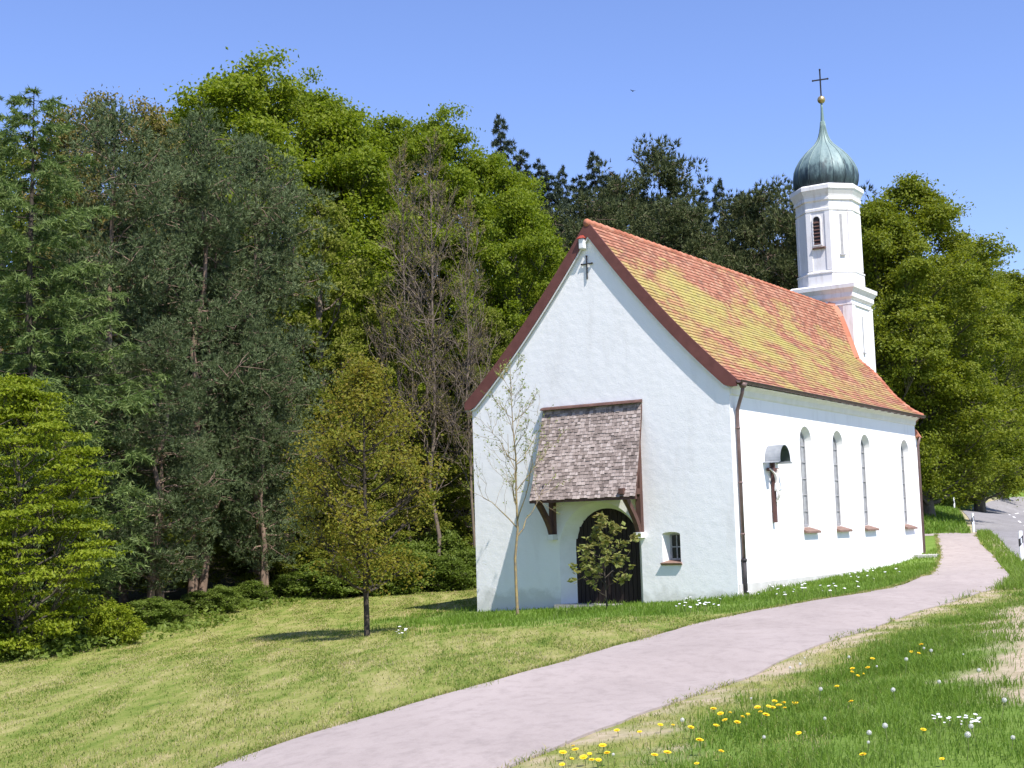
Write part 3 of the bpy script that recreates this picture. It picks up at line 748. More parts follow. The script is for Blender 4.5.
# slit windows and louvres
for k in range(8):
    fa = k * math.pi / 4; n_ = np.array([math.cos(fa), math.sin(fa)]); tg = np.array([-n_[1], n_[0]])
    if k == 6:
        P = lambda a, o, z: (TU + n_[0] * (ro + o) + tg[0] * a, TV + n_[1] * (ro + o) + tg[1] * a, z)
        lv = MB(); w_ = .15
        out = arch(-.06, .34, 11.66, 12.74, 8)
        tess(lv, [out], lambda a, z: P(a, .006, z))
        for i in range(7):
            z = 11.68 + i * .15; lv.hexa([P(-.22, .008, z + .09), P(.10, .008, z + .09), P(.10, .012, z + .07), P(-.22, .012, z + .07), P(-.2, .008, z + .10), P(.10, .008, z + .10), P(.10, .05, z + .02), P(-.22, .05, z + .02)], 1)
        for i in range(len(out)):
            a0, a1 = out[i], out[(i + 1) % len(out)]; lv.bar(P(a0[0], .02, a0[1]), P(a1[0], .02, a1[1]), .04, .05, up=(n_[0], n_[1], 0), mi=2)
        lo = lv.build('louvre', [M['iron'], M['oldwood'], M['tower_white']], tw, dz=-Z0)
        sl2 = MB(); sl2.hexa([P(-.27, 0, 11.5), P(.27, 0, 11.5), P(.27, .1, 11.5), P(-.27, .1, 11.5), P(-.27, 0, 11.6), P(.27, 0, 11.6), P(.27, .12, 11.56), P(-.27, .12, 11.56)]); sl2.build('louvre_sill', M['sill'], tw, dz=-Z0)
for n_, zc in ((np.array([1., 0]), 7.9), (np.array([.7071, -.7071]), 12.1)):
    o0 = hw if n_[1] == 0 else ro; tg = np.array([-n_[1], n_[0]])
    P = lambda a, o, z: (TU + n_[0] * (o0 + o) + tg[0] * a, TV + n_[1] * (o0 + o) + tg[1] * a, z)
    s_ = MB(); hh = .75 if n_[1] == 0 else .85
    s_.hexa([P(-.055, .001, zc - hh), P(.055, .001, zc - hh), P(.055, .012, zc - hh), P(-.055, .012, zc - hh), P(-.055, .001, zc + hh), P(.055, .001, zc + hh), P(.055, .012, zc + hh), P(-.055, .012, zc + hh)])
    s_.hexa([P(-.11, 0, zc - hh - .06), P(.11, 0, zc - hh - .06), P(.11, .07, zc - hh - .1), P(-.11, .07, zc - hh - .1), P(-.11, 0, zc - hh), P(.11, 0, zc - hh), P(.11, .07, zc - hh - .04), P(-.11, .07, zc - hh - .04)])
    s_.build('slit_window', M['frame'], tw, dz=-Z0)
# onion dome
on = MB()
OZ = 14.18
pr_ = [(1.22, 0), (1.30, .12), (1.36, .34), (1.38, .58), (1.345, .85), (1.24, 1.10), (1.12, 1.31), (.97, 1.52), (.78, 1.73), (.58, 1.91), (.40, 2.08), (.29, 2.24), (.21, 2.42), (.155, 2.62), (.115, 2.84), (.085, 3.1), (.065, 3.4), (.05, 3.7), (.04, 4.05)]
on.lathe((TU, TV, OZ), pr_, 64, rfun=lambda i, n: 1 - .028 * (abs(((i % 4) - 2)) < 1) - .014 * (abs((i % 4) - 2) == 1), a0=.2)
nse = 16
for k in range(nse):
    t = .2 + 2 * math.pi * k / nse
    on.tube([(TU + (r * 1.0 + .006) * math.cos(t), TV + (r * 1.0 + .006) * math.sin(t), OZ + z) for r, z in pr_[:-3]], .018, 5)
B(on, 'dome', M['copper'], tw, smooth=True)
bl = MB(); bl.lathe((TU, TV, 18.08), [(.01, 0)] + [(.17 * math.sin(math.pi * i / 10), .17 - .17 * math.cos(math.pi * i / 10)) for i in range(1, 10)] + [(.01, .34)], 16); B(bl, 'finial_ball', M['gold'], tw, smooth=True)
cr = MB(); a45 = .35
cr.bar((TU, TV, 18.36), (TU, TV, 19.58), .05, .05, up=(1, 0, 0)); cr.bar((TU - .30, TV - .06, 19.14), (TU + .30, TV + .06, 19.14), .05, .05)
for p in ((TU, TV, 19.59), (TU - .31, TV - .062, 19.14), (TU + .31, TV + .062, 19.14)): cr.lathe((p[0], p[1], p[2] - .045), [(.01, 0), (.045, .03), (.045, .06), (.01, .09)], 8)
B(cr, 'finial_cross', M['iron'], tw)

# ------------------------------------------------------------------ things fixed to the chapel walls
def onwall(name, u, v, z): x, y = L2W(u, v); return empty(name, (x, y, z), TH)
lamp = onwall('wall_lamp', -4.68, .3, 8.42); tag(lamp, 'small white lamp with a red cap high under the gable peak', 'lamp')
q = MB(); q.box(-.09, .09, -.2, -.02, -.14, .17); q.build('lamp_body', M['whitepaint'], lamp, bevel=.03)
q = MB(); q.hexa([(-.12, -.24, .172), (.12, -.24, .172), (.12, .0, .172), (-.12, .0, .172), (-.05, -.15, .27), (.05, -.15, .27), (.05, .0, .27), (-.05, .0, .27)]); q.build('lamp_cap', m_two('red_cap', (.3, .05, .03), (.4, .08, .05), 4, .5, .05), lamp)
wc = onwall('wall_cross', -4.6, .3, 7.72); tag(wc, 'thin black iron cross on the gable below the lamp', 'cross')
q = MB(); q.bar((0, -.04, -.34), (0, -.04, .34), .032, .03, up=(0, 1, 0)); q.bar((-.16, -.045, .12), (.16, -.045, .12), .032, .028, up=(0, 1, 0))
q.bar((0, 0.03, 0), (0, -.03, 0), .03, .03)
for p in ((0, .35), (-.17, .12), (.17, .12)): q.lathe((p[0], -.042, p[1] - .03), [(.008, 0), (.032, .02), (.032, .045), (.008, .06)], 8)
q.build('cross_bars', M['iron'], wc)
cx = onwall('crucifix', WR_, 2.95, .14); tag(cx, 'wooden crucifix with a pale figure under a curved metal hood on the side wall', 'crucifix')
q = MB(); q.bar((.08, 0, -.02), (.08, 0, 1.98), .11, .09, up=(1, 0, 0)); q.bar((.08, -.36, 1.50), (.08, .36, 1.50), .09, .08, up=(1, 0, 0)); q.bar((.0, 0, .3), (.06, 0, .3), .06, .06); q.bar((.0, 0, 1.7), (.06, 0, 1.7), .06, .06)
q.build('cross_beam', m_two('red_brown_cross', (.085, .04, .035), (.13, .065, .055), 6, .7, .2), cx)
# figure: one skinned body
def skin_body(name, verts, edges, radii, mat, parent, levels=1):
    me = bpy.data.meshes.new(name); me.from_pydata(verts, edges, []); o = link(name, me, mat, parent)
    sm = o.modifiers.new('skin', 'SKIN'); me.skin_vertices or None
    for i, r in enumerate(radii): me.skin_vertices[0].data[i].radius = (r, r)
    me.skin_vertices[0].data[0].use_root = True
    o.modifiers.new('sub', 'SUBSURF').levels = levels; o.modifiers['sub'].render_levels = levels
    return o
fx = .175
vs = [(fx, 0, 1.02), (fx + .01, 0, 1.16), (fx + .015, 0, 1.30), (fx + .02, 0, 1.38), (fx + .045, .02, 1.45), (fx + .05, .025, 1.52),
      (fx, -.085, 1.36), (fx - .02, -.21, 1.44), (fx - .035, -.34, 1.50), (fx - .035, -.39, 1.51), (fx, .085, 1.36), (fx - .02, .21, 1.44), (fx - .035, .34, 1.50), (fx - .035, .39, 1.51),
      (fx + .01, -.05, .97), (fx + .075, -.045, .78), (fx - .02, -.02, .60), (fx + .01, -.02, .53), (fx + .01, .05, .97), (fx + .07, .04, .78), (fx - .015, .02, .60), (fx + .02, .02, .53)]
es = [(0, 1), (1, 2), (2, 3), (3, 4), (4, 5), (2, 6), (6, 7), (7, 8), (8, 9), (2, 10), (10, 11), (11, 12), (12, 13), (0, 14), (14, 15), (15, 16), (16, 17), (0, 18), (18, 19), (19, 20), (20, 21)]
rd = [.068, .062, .075, .03, .042, .046, .034, .027, .021, .018, .034, .027, .021, .018, .046, .036, .025, .02, .046, .036, .025, .02]
fig = skin_body('figure', vs, es, rd, m_two('pale_figure', (.66, .62, .56), (.76, .72, .66), 12, .6, .1), cx, 2)
q = MB(); q.lathe((fx + .01, 0, .88), [(.085, 0), (.092, .05), (.088, .12), (.078, .2), (.074, .22)], 14); q.build('loincloth', M['whitepaint'], fig, smooth=True)
hd_ = MB(); hd_in = MB(); n = 14
hw_, ln_, zb_ = .40, .47, 1.74
arc = [(hw_ * math.cos(math.pi - math.pi * i / n), .46 * math.sin(math.pi * i / n)) for i in range(n + 1)]
for i in range(n):
    (a0, z0), (a1, z1) = arc[i], arc[i + 1]
    x1 = ln_
    hd_.hexa([(0.005, a0 * .96, zb_ + z0 * .96), (x1, a0 * .96, zb_ + z0 * .96), (x1, a1 * .96, zb_ + z1 * .96), (.005, a1 * .96, zb_ + z1 * .96), (0.005, a0, zb_ + z0), (x1, a0, zb_ + z0), (x1, a1, zb_ + z1), (.005, a1, zb_ + z1)])
for s in (-1, 1):
    hd_.hexa([(.005, s * 0.37, zb_ - .03), (ln_, s * 0.37, zb_ - .03), (ln_, s * 0.56, zb_ - .07), (.005, s * 0.56, zb_ - .07), (.005, s * 0.37, zb_ + .0), (ln_, s * 0.37, zb_ + .0), (ln_, s * 0.56, zb_ - .05), (.005, s * 0.56, zb_ - .05)])
hood = hd_.build('hood', M['bluegrey'], cx)
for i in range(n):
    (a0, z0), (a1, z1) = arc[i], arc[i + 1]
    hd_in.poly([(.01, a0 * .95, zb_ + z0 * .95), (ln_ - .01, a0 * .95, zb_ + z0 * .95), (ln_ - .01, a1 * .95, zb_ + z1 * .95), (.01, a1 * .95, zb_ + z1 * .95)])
hd_in.build('hood_shade_sheet', M['hoodshade'], hood)  # added inner sheet, shade under the hood put into its colour
# ------------------------------------------------------------------ delineator posts
def post(px, py, d, label, first=[None]):
    p = at(px, py, d); z = tz(p[0], p[1]) - .03
    if first[0] is None:
        r = empty('delineator_post', (0, 0, 0))
        tri = [(-.06, -.05), (.06, -.05), (.07, .0), (.0, .06), (-.07, .0)]
        q = MB(); n = 5
        q.mesh([(x, y, 0) for x, y in tri] + [(x, y, 1.0 + (.06 if y < -.04 else 0) ) for x, y in tri], [tuple(range(5))[::-1], tuple(range(5, 10))] + [(i, (i + 1) % 5, 5 + (i + 1) % 5, 5 + i) for i in range(5)])
        q.build('post_body', M['postwhite'], r, bevel=.008)
        q = MB(); e = 1.05
        q.mesh([(x * e, y * e, .62 + x * 1.0) for x, y in tri] + [(x * e, y * e, .86 + x * 1.0) for x, y in tri], [(i, (i + 1) % 5, 5 + (i + 1) % 5, 5 + i) for i in range(5)]); bo = q.build('black_band', M['postblack'], r)
        q = MB(); q.box(-.025, .025, -.058, -.0535, .65, .83); q.build('reflector', M['reflector'], r)
        first[0] = r; o = r
    else: o = copy_tree(first[0])
    o.location = (p[0], p[1], z); o.rotation_euler = (0, 0, .25 + random.Random(px).uniform(-.1, .1)); tag(o, label, 'marker post', 'delineator posts along the road')
    return o
post(1022, 562, 44.5, 'white roadside delineator post nearest the viewer, cut by the right photo edge')
post(973.5, 532, 74, 'white delineator post where the path meets the road')
post(955, 519, 108, 'white delineator post left of the road, just before its bend')
post(967, 505.5, 128, 'farthest and smallest white delineator post, against the shaded bank')
# ------------------------------------------------------------------ trees
def frame(n):
    n = n / (np.linalg.norm(n, axis=1)[:, None] + 1e-9); r = np.where(np.abs(n[:, 2:3]) < .9, np.array([[0, 0, 1.]]), np.array([[1., 0, 0]]))
    a = np.cross(n, r); a /= np.linalg.norm(a, axis=1)[:, None] + 1e-9; return a, np.cross(n, a), n
def leaf_cards(C, Nrm, size, rg, aspect=.62):
    a, b, n = frame(Nrm); t = rg.uniform(0, 2 * np.pi, len(C))[:, None]
    A = a * np.cos(t) + b * np.sin(t); Bq = np.cross(n, A)
    s = (size * rg.uniform(.65, 1.3, len(C)))[:, None]
    tip = C + A * s * .5 - n * s * .12; base = C - A * s * .5 - n * s * .06; l = C + Bq * s * .5 * aspect + n * s * .03; r = C - Bq * s * .5 * aspect + n * s * .03
    V = np.stack([base, r, tip, l], 1).reshape(-1, 3); F = np.arange(len(V)).reshape(-1, 4)
    return V, F
def curve(p0, p1, n, rg, wob, sag=0):
    t = np.linspace(0, 1, n)[:, None]; L = np.linalg.norm(np.array(p1) - p0)
    P = np.array(p0) * (1 - t) + np.array(p1) * t
    o = rg.normal(size=(n, 3)) * wob * L; o[0] = 0; o[-1] = 0
    P = P + o; P[:, 2] += (np.sin(t * np.pi)[:, 0]) * sag * L
    return P
class Wood:
    def __init__(s): s.V = []; s.F = []; s.n = 0
    def add(s, P, r0, r1, n=5):
        V, F = tube_np(P, np.linspace(r0, r1, len(P)), n); s.V.append(np.array(V)); s.F.append(np.array(F) + s.n); s.n += len(V)
    def mesh(s, name): return np_mesh(name, np.concatenate(s.V), np.concatenate(s.F), True)
BARK = {'grey': m_two('grey_bark', (.07, .06, .045), (.15, .13, .10), 7, .9, .6, 14, stretch=(1, 1, .25)),
        'pine': m_two('pine_bark', (.12, .085, .062), (.28, .195, .14), 5, .9, .6, 12, stretch=(1, 1, .3)),
        'dark': m_two('dark_bark', (.035, .028, .02), (.08, .065, .05), 7, .9, .6, 14, stretch=(1, 1, .25)),
        'bare': m_two('brown_grey_twigs', (.13, .10, .075), (.21, .17, .13), 5, .9, .3, 14),
        'lichen': m_two('lichen_bark', (.17, .14, .11), (.36, .27, .10), 9, .9, .4, 20)}
def decid(name, seed, h, R, base=.3, K=22, m=13, nl=80, leaf=.24, lobe=(.26, .42), clump=.75, top=.55, bark='grey', lmat=None, trunk_r=None, flat=.55, lean=0, fill=.35, pw=2.6, upb=.35, straight=.012):
    rg = np.random.default_rng(seed); W = Wood(); r0 = trunk_r or .018 * h + .03
    tp = np.array([rg.normal() * lean, rg.normal() * lean, h * .88]); T = curve((0, 0, -.4), tp, 9, rg, straight); W.add(T, r0, r0 * .22, 8)
    C = []; N = []
    hs = base + (1 - base) * (np.arange(K) + .5) / K * .97
    for k in range(K):
        t = hs[k]; zc = h * (base + (t - base) * .97)
        x = (t - base) / (1 - base)
        pr = (1 - abs((x - .34) / .66) ** pw) if x > .34 else (.66 + .34 * math.sin(x / .34 * math.pi / 2))
        pr = max(pr, .12)
        ang = k * 2.399 + rg.normal() * .4; rad = R * pr * rg.uniform(.6, .98)
        lr = R * rg.uniform(*lobe) * (.6 + .4 * pr)
        rad = max(rad - lr * .55, 0); zc = min(zc, h - lr * .75)
        cen = np.array([math.cos(ang) * rad + tp[0] * t, math.sin(ang) * rad + tp[1] * t, zc])
        zs_ = max(base * h * .75, zc - rad * rg.uniform(.5, .95)); p0 = np.array([np.interp(zs_, T[:, 2], T[:, c]) for c in range(3)])
        P = curve(p0, cen, 6, rg, .04, -.05); W.add(P, r0 * .32 * (1.1 - t) + .02, .018, 5)
        for j in range(m):
            d = rg.normal(size=3); d[2] = d[2] * .8 + .35; d /= np.linalg.norm(d)
            cc = cen + d * lr * rg.uniform(.55, 1.08) * np.array([1, 1, .85])
            W.add(curve(P[rg.integers(3, 6)], cc, 3, rg, .05), .018, .006, 3)
            n_ = int(nl * rg.uniform(.5, 1.4)); q = rg.normal(size=(n_, 3)) * np.array([1, 1, flat]) * clump * .42 * R / 4
            C.append(cc + q); N.append(d * .65 + np.array([0, 0, upb]) + rg.normal(size=(n_, 3)) * .75)
    nf = int(K * m * fill)
    for j in range(nf):
        x = rg.uniform(0.02, .9); ang = rg.uniform(0, 6.28); rad = R * rg.uniform(.1, .6) * (1 - .6 * x); cc = np.array([math.cos(ang) * rad, math.sin(ang) * rad, h * (base + (1 - base) * x)])
        n_ = int(nl * .6); C.append(cc + rg.normal(size=(n_, 3)) * np.array([1, 1, .7]) * R * .12); N.append(np.array([0, 0, .8]) + rg.normal(size=(n_, 3)) * .6)
    V, F = leaf_cards(np.concatenate(C), np.concatenate(N), leaf, rg)
    return W.mesh(name + '_trunk'), np_mesh(name + '_crown', V, F), BARK[bark], lmat, h, R
def needle_tris(C, D, length, width, rg):
    a, b, n = frame(D); t = rg.uniform(0, 6.28, len(C))[:, None]; A = a * np.cos(t) + b * np.sin(t)
    L = (length * rg.uniform(.7, 1.25, len(C)))[:, None]
    V = np.stack([C - A * width / 2, C + A * width / 2, C + n * L], 1).reshape(-1, 3); return V, np.arange(len(V)).reshape(-1, 3)
def pine(name, seed, h, R, base=.22, limbs=44, lmat=None, twin=False, tuft=(.20, .035), pads=6, ntuft=22, nn=8, crook=.05):
    rg = np.random.default_rng(seed); W = Wood(); r0 = .011 * h + .04
    T = curve((0, 0, -.4), (rg.normal() * .3, rg.normal() * .3, h * .97), 10, rg, .008); W.add(T, r0, .03, 8)
    if twin: W.add(curve((.3, 0, -.4), (1.0, .3, h * .75), 8, rg, .012), r0 * .8, .04, 8)
    C = []; D = []
    for k in range(limbs):
        x = (k + rg.uniform(0, .8)) / limbs; t = base + (1 - base) * x
        pr = (math.sin(min(x / .35, 1) * math.pi / 2) * .45 + .55) * (1 - max(0, (x - .42) / .58) ** 1.7 * .86)
        ang = rg.uniform(0, 6.28); Ln = R * pr * rg.uniform(.55, 1.08)
        p0 = np.array([np.interp(t * h, T[:, 2], T[:, c]) for c in range(3)])
        rise = rg.uniform(-.12, .3) + .45 * x
        p1 = p0 + np.array([math.cos(ang) * Ln, math.sin(ang) * Ln, rise * Ln]); p1[2] = min(p1[2], h)
        P = curve(p0, p1, 7, rg, crook, -.04); W.add(P, .055 * (1.15 - x), .014, 5)
        npd = max(3, int(pads * pr + 1))
        for j in range(npd):
            f = rg.uniform(.38, 1.0) if j else 1.0
            q0 = np.array([np.interp(f, np.linspace(0, 1, 7), P[:, c]) for c in range(3)])
            off = rg.normal(size=3) * np.array([.55, .55, .34]) * (R * .3); cc = q0 + off
            W.add(curve(q0, cc, 3, rg, .06), .018, .008, 3)
            c_ = cc + rg.normal(size=(ntuft, 3)) * np.array([.21, .21, .15]) * R / 3.2
            o_ = (c_ - cc) / (np.linalg.norm(c_ - cc, axis=1)[:, None] + 1e-6); c_ = np.repeat(c_, nn, 0); d_ = np.repeat(o_, nn, 0) * .9 + rg.normal(size=(len(c_), 3)) * .5 + np.array([math.cos(ang) * .3, math.sin(ang) * .3, .55]); C.append(c_); D.append(d_)
    C.append(np.repeat(np.array([[T[-1][0], T[-1][1], h * .97]]) + rg.normal(size=(26, 3)) * np.array([.25, .25, .35]), nn, 0)); D.append(rg.normal(size=(26 * nn, 3)) + np.array([0, 0, .8]))
    V, F = needle_tris(np.concatenate(C), np.concatenate(D), tuft[0], tuft[1], rg)
    return W.mesh(name + '_trunk'), np_mesh(name + '_crown', V, F), BARK['pine'], lmat, h, R
def spruce(name, seed, h, R, base=.12, lmat=None, dens=1., droop=.3, larch=False):
    rg = np.random.default_rng(seed); W = Wood(); r0 = .011 * h + .03; W.add(curve((0, 0, -.4), (0, 0, h), 8, rg, .003), r0, .012, 7)
    C = []; D = []; L = []
    nb = int(95 * dens)
    for k in range(nb):
        x = ((k + rg.uniform(0, .9)) / nb) ** 1.0; t = base + (1 - base) * x; ang = k * 2.399 + rg.normal() * .25
        Ln = R * ((1 - x) ** (.48 if larch else .62) * (1.0 if x > .12 else .7 + 2.5 * x) + .04) * rg.uniform(.55, 1.15)
        p0 = np.array([0, 0, t * h]); dr = np.array([math.cos(ang), math.sin(ang), 0])
        tt = np.linspace(0, 1, 7)[:, None]
        P = p0 + dr * Ln * tt; P[:, 2] += (-droop * Ln * tt + (.28 if larch else .22) * Ln * tt ** 2.2)[:, 0]; P += rg.normal(size=P.shape) * .02 * Ln * tt
        W.add(P, .012 + .03 * (1 - x), .006, 4)
        side = np.array([-dr[1], dr[0], 0])
        ntw = int(6 + Ln * (7 if larch else 6))
        for j in range(ntw):
            f = rg.uniform(.12, 1.); q0 = np.array([np.interp(f, tt[:, 0], P[:, c]) for c in range(3)])
            sgn = rg.choice([-1, 1]); tl = Ln * .42 * (1 - f * .6) * rg.uniform(.6, 1.15) + .12
            d = dr * .65 + side * sgn * .75 + np.array([0, 0, (-.35 if larch else -.28) + rg.normal() * .12]); d /= np.linalg.norm(d)
            m_ = int(12 + tl * (26 if larch else 22)); s_ = rg.uniform(0, 1, m_)[:, None]; C.append(q0 + d * tl * s_ + np.array([0, 0, -.12]) * tl * s_ ** 2)
            D.append(d * .8 + rg.normal(size=(m_, 3)) * .75)
    V, F = needle_tris(np.concatenate(C), np.concatenate(D), .20 if larch else .30, .045 if larch else .075, rg)
    return W.mesh(name + '_trunk'), np_mesh(name + '_crown', V, F), BARK['dark'], lmat, h, R
def bare(name, seed, h, R, lmat=None, levels=4, nleaf=0, leaf=.08, trunk_r=None, bark='bare', k1=16, base=.3, up=.9, thin=1., k2=6, k3=4, tr1=.025):
    rg = np.random.default_rng(seed); W = Wood(); r0 = trunk_r or .012 * h
    T = curve((0, 0, -.3), (rg.normal() * .1, rg.normal() * .1, h), 9, rg, .008); W.add(T, r0, r0 * .12, 7)
    tips = []
    def sub(P, Ln, r, lev, nb):
        for j in range(nb):
            f = rg.uniform(.3, .98); q0 = np.array([np.interp(f, np.linspace(0, 1, len(P)), P[:, c]) for c in range(3)])
            ax = P[-1] - P[0]; ax /= np.linalg.norm(ax); d = ax * .9 + rg.normal(size=3) * .5 + np.array([0, 0, .25]); d /= np.linalg.norm(d)
            l = Ln * rg.uniform(.35, .7); Q = curve(q0, q0 + d * l, 5, rg, .03, -.03); W.add(Q, r, r * .4, 3); tips.append(Q)
            if lev < levels: sub(Q, l, r * .55, lev + 1, k3)
    for k in range(k1):
        x = (k + rg.uniform(0, .8)) / k1; t = base + (.97 - base) * x; ang = k * 2.399 + rg.normal() * .3
        Ln = (R * (1 - x * .75)) * rg.uniform(.7, 1.15) / .75; p0 = np.array([np.interp(t * h, T[:, 2], T[:, c]) for c in range(3)])
        u_ = up * rg.uniform(.6, 1.4)
        d = np.array([math.cos(ang), math.sin(ang), u_]); d /= np.linalg.norm(d); p1 = p0 + d * Ln; p1[2] = min(p1[2], h * 1.02)
        P = curve(p0, p1, 6, rg, .035, -.05); W.add(P, r0 * .35 * (1.1 - x) * thin + tr1 * .3, tr1 * .35, 4); tips.append(P); sub(P, Ln, tr1 * .5, 2, k2)
    me2 = None
    if nleaf:
        C = []
        for P in tips:
            for i in range(nleaf):
                f = rg.uniform(.35, 1); C.append([np.interp(f, np.linspace(0, 1, len(P)), P[:, c]) for c in range(3)])
        C = np.array(C); C = np.repeat(C, 3, 0) + rg.normal(size=(len(C) * 3, 3)) * .035
        V, F = leaf_cards(C, rg.normal(size=C.shape) + np.array([0, 0, .5]), leaf, rg); me2 = np_mesh(name + '_leaves', V, F)
    return W.mesh(name + '_trunk'), me2, BARK[bark], lmat, h, R
LM = {
 'maple': m_leaf('bright_maple_leaf', [(.1, (.085, .135, .008)), (.4, (.165, .22, .012)), (.7, (.22, .265, .02)), (.95, (.28, .30, .04))], .45, (.28, .38, .01)),
 'olive': m_leaf('olive_leaf', [(.1, (.08, .10, .012)), (.4, (.165, .19, .018)), (.7, (.215, .235, .03)), (.95, (.26, .25, .06))], .42),
 'right': m_leaf('yellow_green_leaf', [(.1, (.08, .11, .010)), (.4, (.155, .195, .014)), (.7, (.205, .24, .022)), (.95, (.25, .27, .045))], .42, (.3, .34, .01)),
 'bronze': m_leaf('bronze_leaf', [(.1, (.15, .115, .018)), (.4, (.22, .20, .024)), (.65, (.225, .26, .03)), (.95, (.34, .22, .05))], .52, (.32, .27, .02)),
 'bud': m_leaf('brown_bud_leaf', [(.1, (.12, .095, .03)), (.5, (.21, .175, .045)), (.95, (.29, .21, .08))]),
 'horn': m_leaf('fresh_hornbeam_leaf', [(.1, (.095, .145, .008)), (.4, (.185, .24, .012)), (.7, (.245, .29, .02)), (.95, (.30, .33, .04))], .42, (.3, .38, .01)),
 'shrub': m_leaf('shrub_leaf', [(.1, (.07, .105, .016)), (.45, (.14, .20, .03)), (.95, (.23, .285, .06))], .45),
 'pine': m_leaf('pine_needle', [(.1, (.045, .072, .026)), (.5, (.112, .155, .062)), (.95, (.22, .255, .12))], .22, (.16, .19, .08), .6),
 'dpine': m_leaf('dark_pine_needle', [(.1, (.036, .054, .02)), (.5, (.08, .10, .034)), (.95, (.15, .155, .055))], .15, (.08, .11, .03), .6),
 'spruce': m_leaf('spruce_needle', [(.1, (.022, .036, .022)), (.5, (.042, .062, .034)), (.95, (.07, .09, .045))], .1, (.04, .07, .02), .6),
 'larch': m_leaf('larch_needle', [(.1, (.07, .115, .034)), (.5, (.135, .19, .052)), (.95, (.205, .255, .08))], .3, (.14, .25, .05), .6),
 'sapling': m_leaf('red_green_young_leaf', [(.1, (.14, .16, .035)), (.45, (.23, .27, .07)), (.75, (.31, .29, .10)), (.95, (.34, .24, .11))], .4, (.4, .34, .08)),
 'yleaf': m_leaf('young_yellow_leaf', [(.1, (.20, .25, .05)), (.9, (.32, .36, .10))]),
}
PR_ = {
 'maple0': decid('maple', 1, 22, 7.2, .12, 44, 13, 150, .20, lmat=LM['maple'], clump=.46, lobe=(.17, .30), pw=3.4, fill=.10, upb=.5),
 'maple1': decid('maple', 2, 21, 6.6, .14, 42, 13, 150, .20, lmat=LM['maple'], clump=.46, lobe=(.17, .30), pw=3.2, fill=.10, upb=.5),
 'olive0': decid('olive', 3, 16, 3.8, .08, 32, 11, 84, .16, lmat=LM['olive'], clump=.52, lobe=(.2, .34), bark='bare', fill=.1, upb=.5),
 'olive1': decid('olive', 4, 15, 3.6, .10, 30, 10, 72, .16, lmat=LM['olive'], clump=.52, lobe=(.2, .34), bark='bare', fill=.1, upb=.5),
 'bud0': decid('bud', 5, 18, 3.4, .25, 28, 12, 60, .15, lmat=LM['bud'], clump=.8, bark='bare', lobe=(.2, .34)),
 'right0': decid('right', 6, 23, 6.2, .05, 44, 15, 130, .20, lmat=LM['right'], clump=.54, lobe=(.17, .30), pw=2.8, fill=.3, upb=.5),
 'right1': decid('right', 7, 20, 5.6, .08, 42, 15, 130, .20, lmat=LM['right'], clump=.54, lobe=(.17, .30), pw=2.8, fill=.3, upb=.5),
 'horn0': decid('horn', 8, 7.4, 2.6, .03, 60, 9, 80, .105, lmat=LM['horn'], clump=.8, flat=.14, lobe=(.14, .28), trunk_r=.11, upb=.7, fill=.08),
 'bronze0': decid('bronze', 9, 6.9, 2.1, .2, 42, 12, 34, .08, lmat=LM['bronze'], clump=.85, lobe=(.16, .28), trunk_r=.072, straight=.002, bark='dark', flat=.75, fill=.1, pw=1.25),
 'shrub0': decid('shrub', 10, 2.2, 1.3, .02, 18, 10, 44, .12, lmat=LM['shrub'], clump=1.0, trunk_r=.03),
 'shrub1': decid('shrub', 11, 1.6, 1.2, .02, 16, 10, 44, .11, lmat=LM['horn'], clump=1.0, trunk_r=.03),
 'pine0': pine('pine', 12, 17, 3.4, .14, 74, LM['pine'], ntuft=20, pads=11, tuft=(.20, .036), nn=9),
 'pine1': pine('pine', 13, 16, 3.2, .14, 72, LM['pine'], twin=True, ntuft=20, pads=11, crook=.075, tuft=(.20, .036), nn=9),
 'dpine0': pine('dpine', 14, 17, 4.2, .2, 60, LM['dpine'], tuft=(.32, .07), ntuft=18, pads=10),
 'dpine1': pine('dpine', 15, 16, 4.0, .2, 58, LM['dpine'], tuft=(.32, .07), ntuft=18, pads=10),
 'spruce0': spruce('spruce', 16, 18, 4.0, lmat=LM['spruce'], dens=1.15, droop=.35),
 'larch0': spruce('larch', 17, 16.5, 3.8, .05, LM['larch'], 1.35, .18, True),
 'bare0': bare('bare', 18, 17, 2.6, k1=34, base=.15, up=2.0, k2=8, k3=5, tr1=.04, lmat=LM['bud'], nleaf=1, leaf=.08, levels=3, trunk_r=.095, thin=.7),
 'bare1': bare('bare', 19, 16, 2.4, k1=26, base=.22, up=2.2, k2=8, k3=5, tr1=.036, lmat=LM['bud'], nleaf=1, leaf=.08, levels=3, trunk_r=.085, thin=.7),
}
_TC = [0]
def plant(kind, x, y, h, R, name, label, cat='tree', group=None, rz=None, crown='crown', stem='trunk'):
    tm, cm, bk_, lm, h0, R0 = PR_[kind]; _TC[0] += 1
    r = empty(name, (x, y, tz(x, y)), (_TC[0] * 2.13) % 6.28 if rz is None else rz)
    s = R / R0; r.scale = (s, s, h / h0)
    for nme, me, m in ((stem, tm, bk_), (crown, cm, lm)):
        if me is None: continue
        o = bpy.data.objects.new(nme, me); COL.objects.link(o); o.parent = r
        if not me.materials: me.materials.append(m)
    tag(r, label, cat, group); return r
def tree(kind, px, py, d, R, name, label, group=None, **k):
    p = at(px, py, d); z = tz(p[0], p[1]); return plant(kind, p[0], p[1], p[2] - z, R, name, label, 'tree', group, **k)
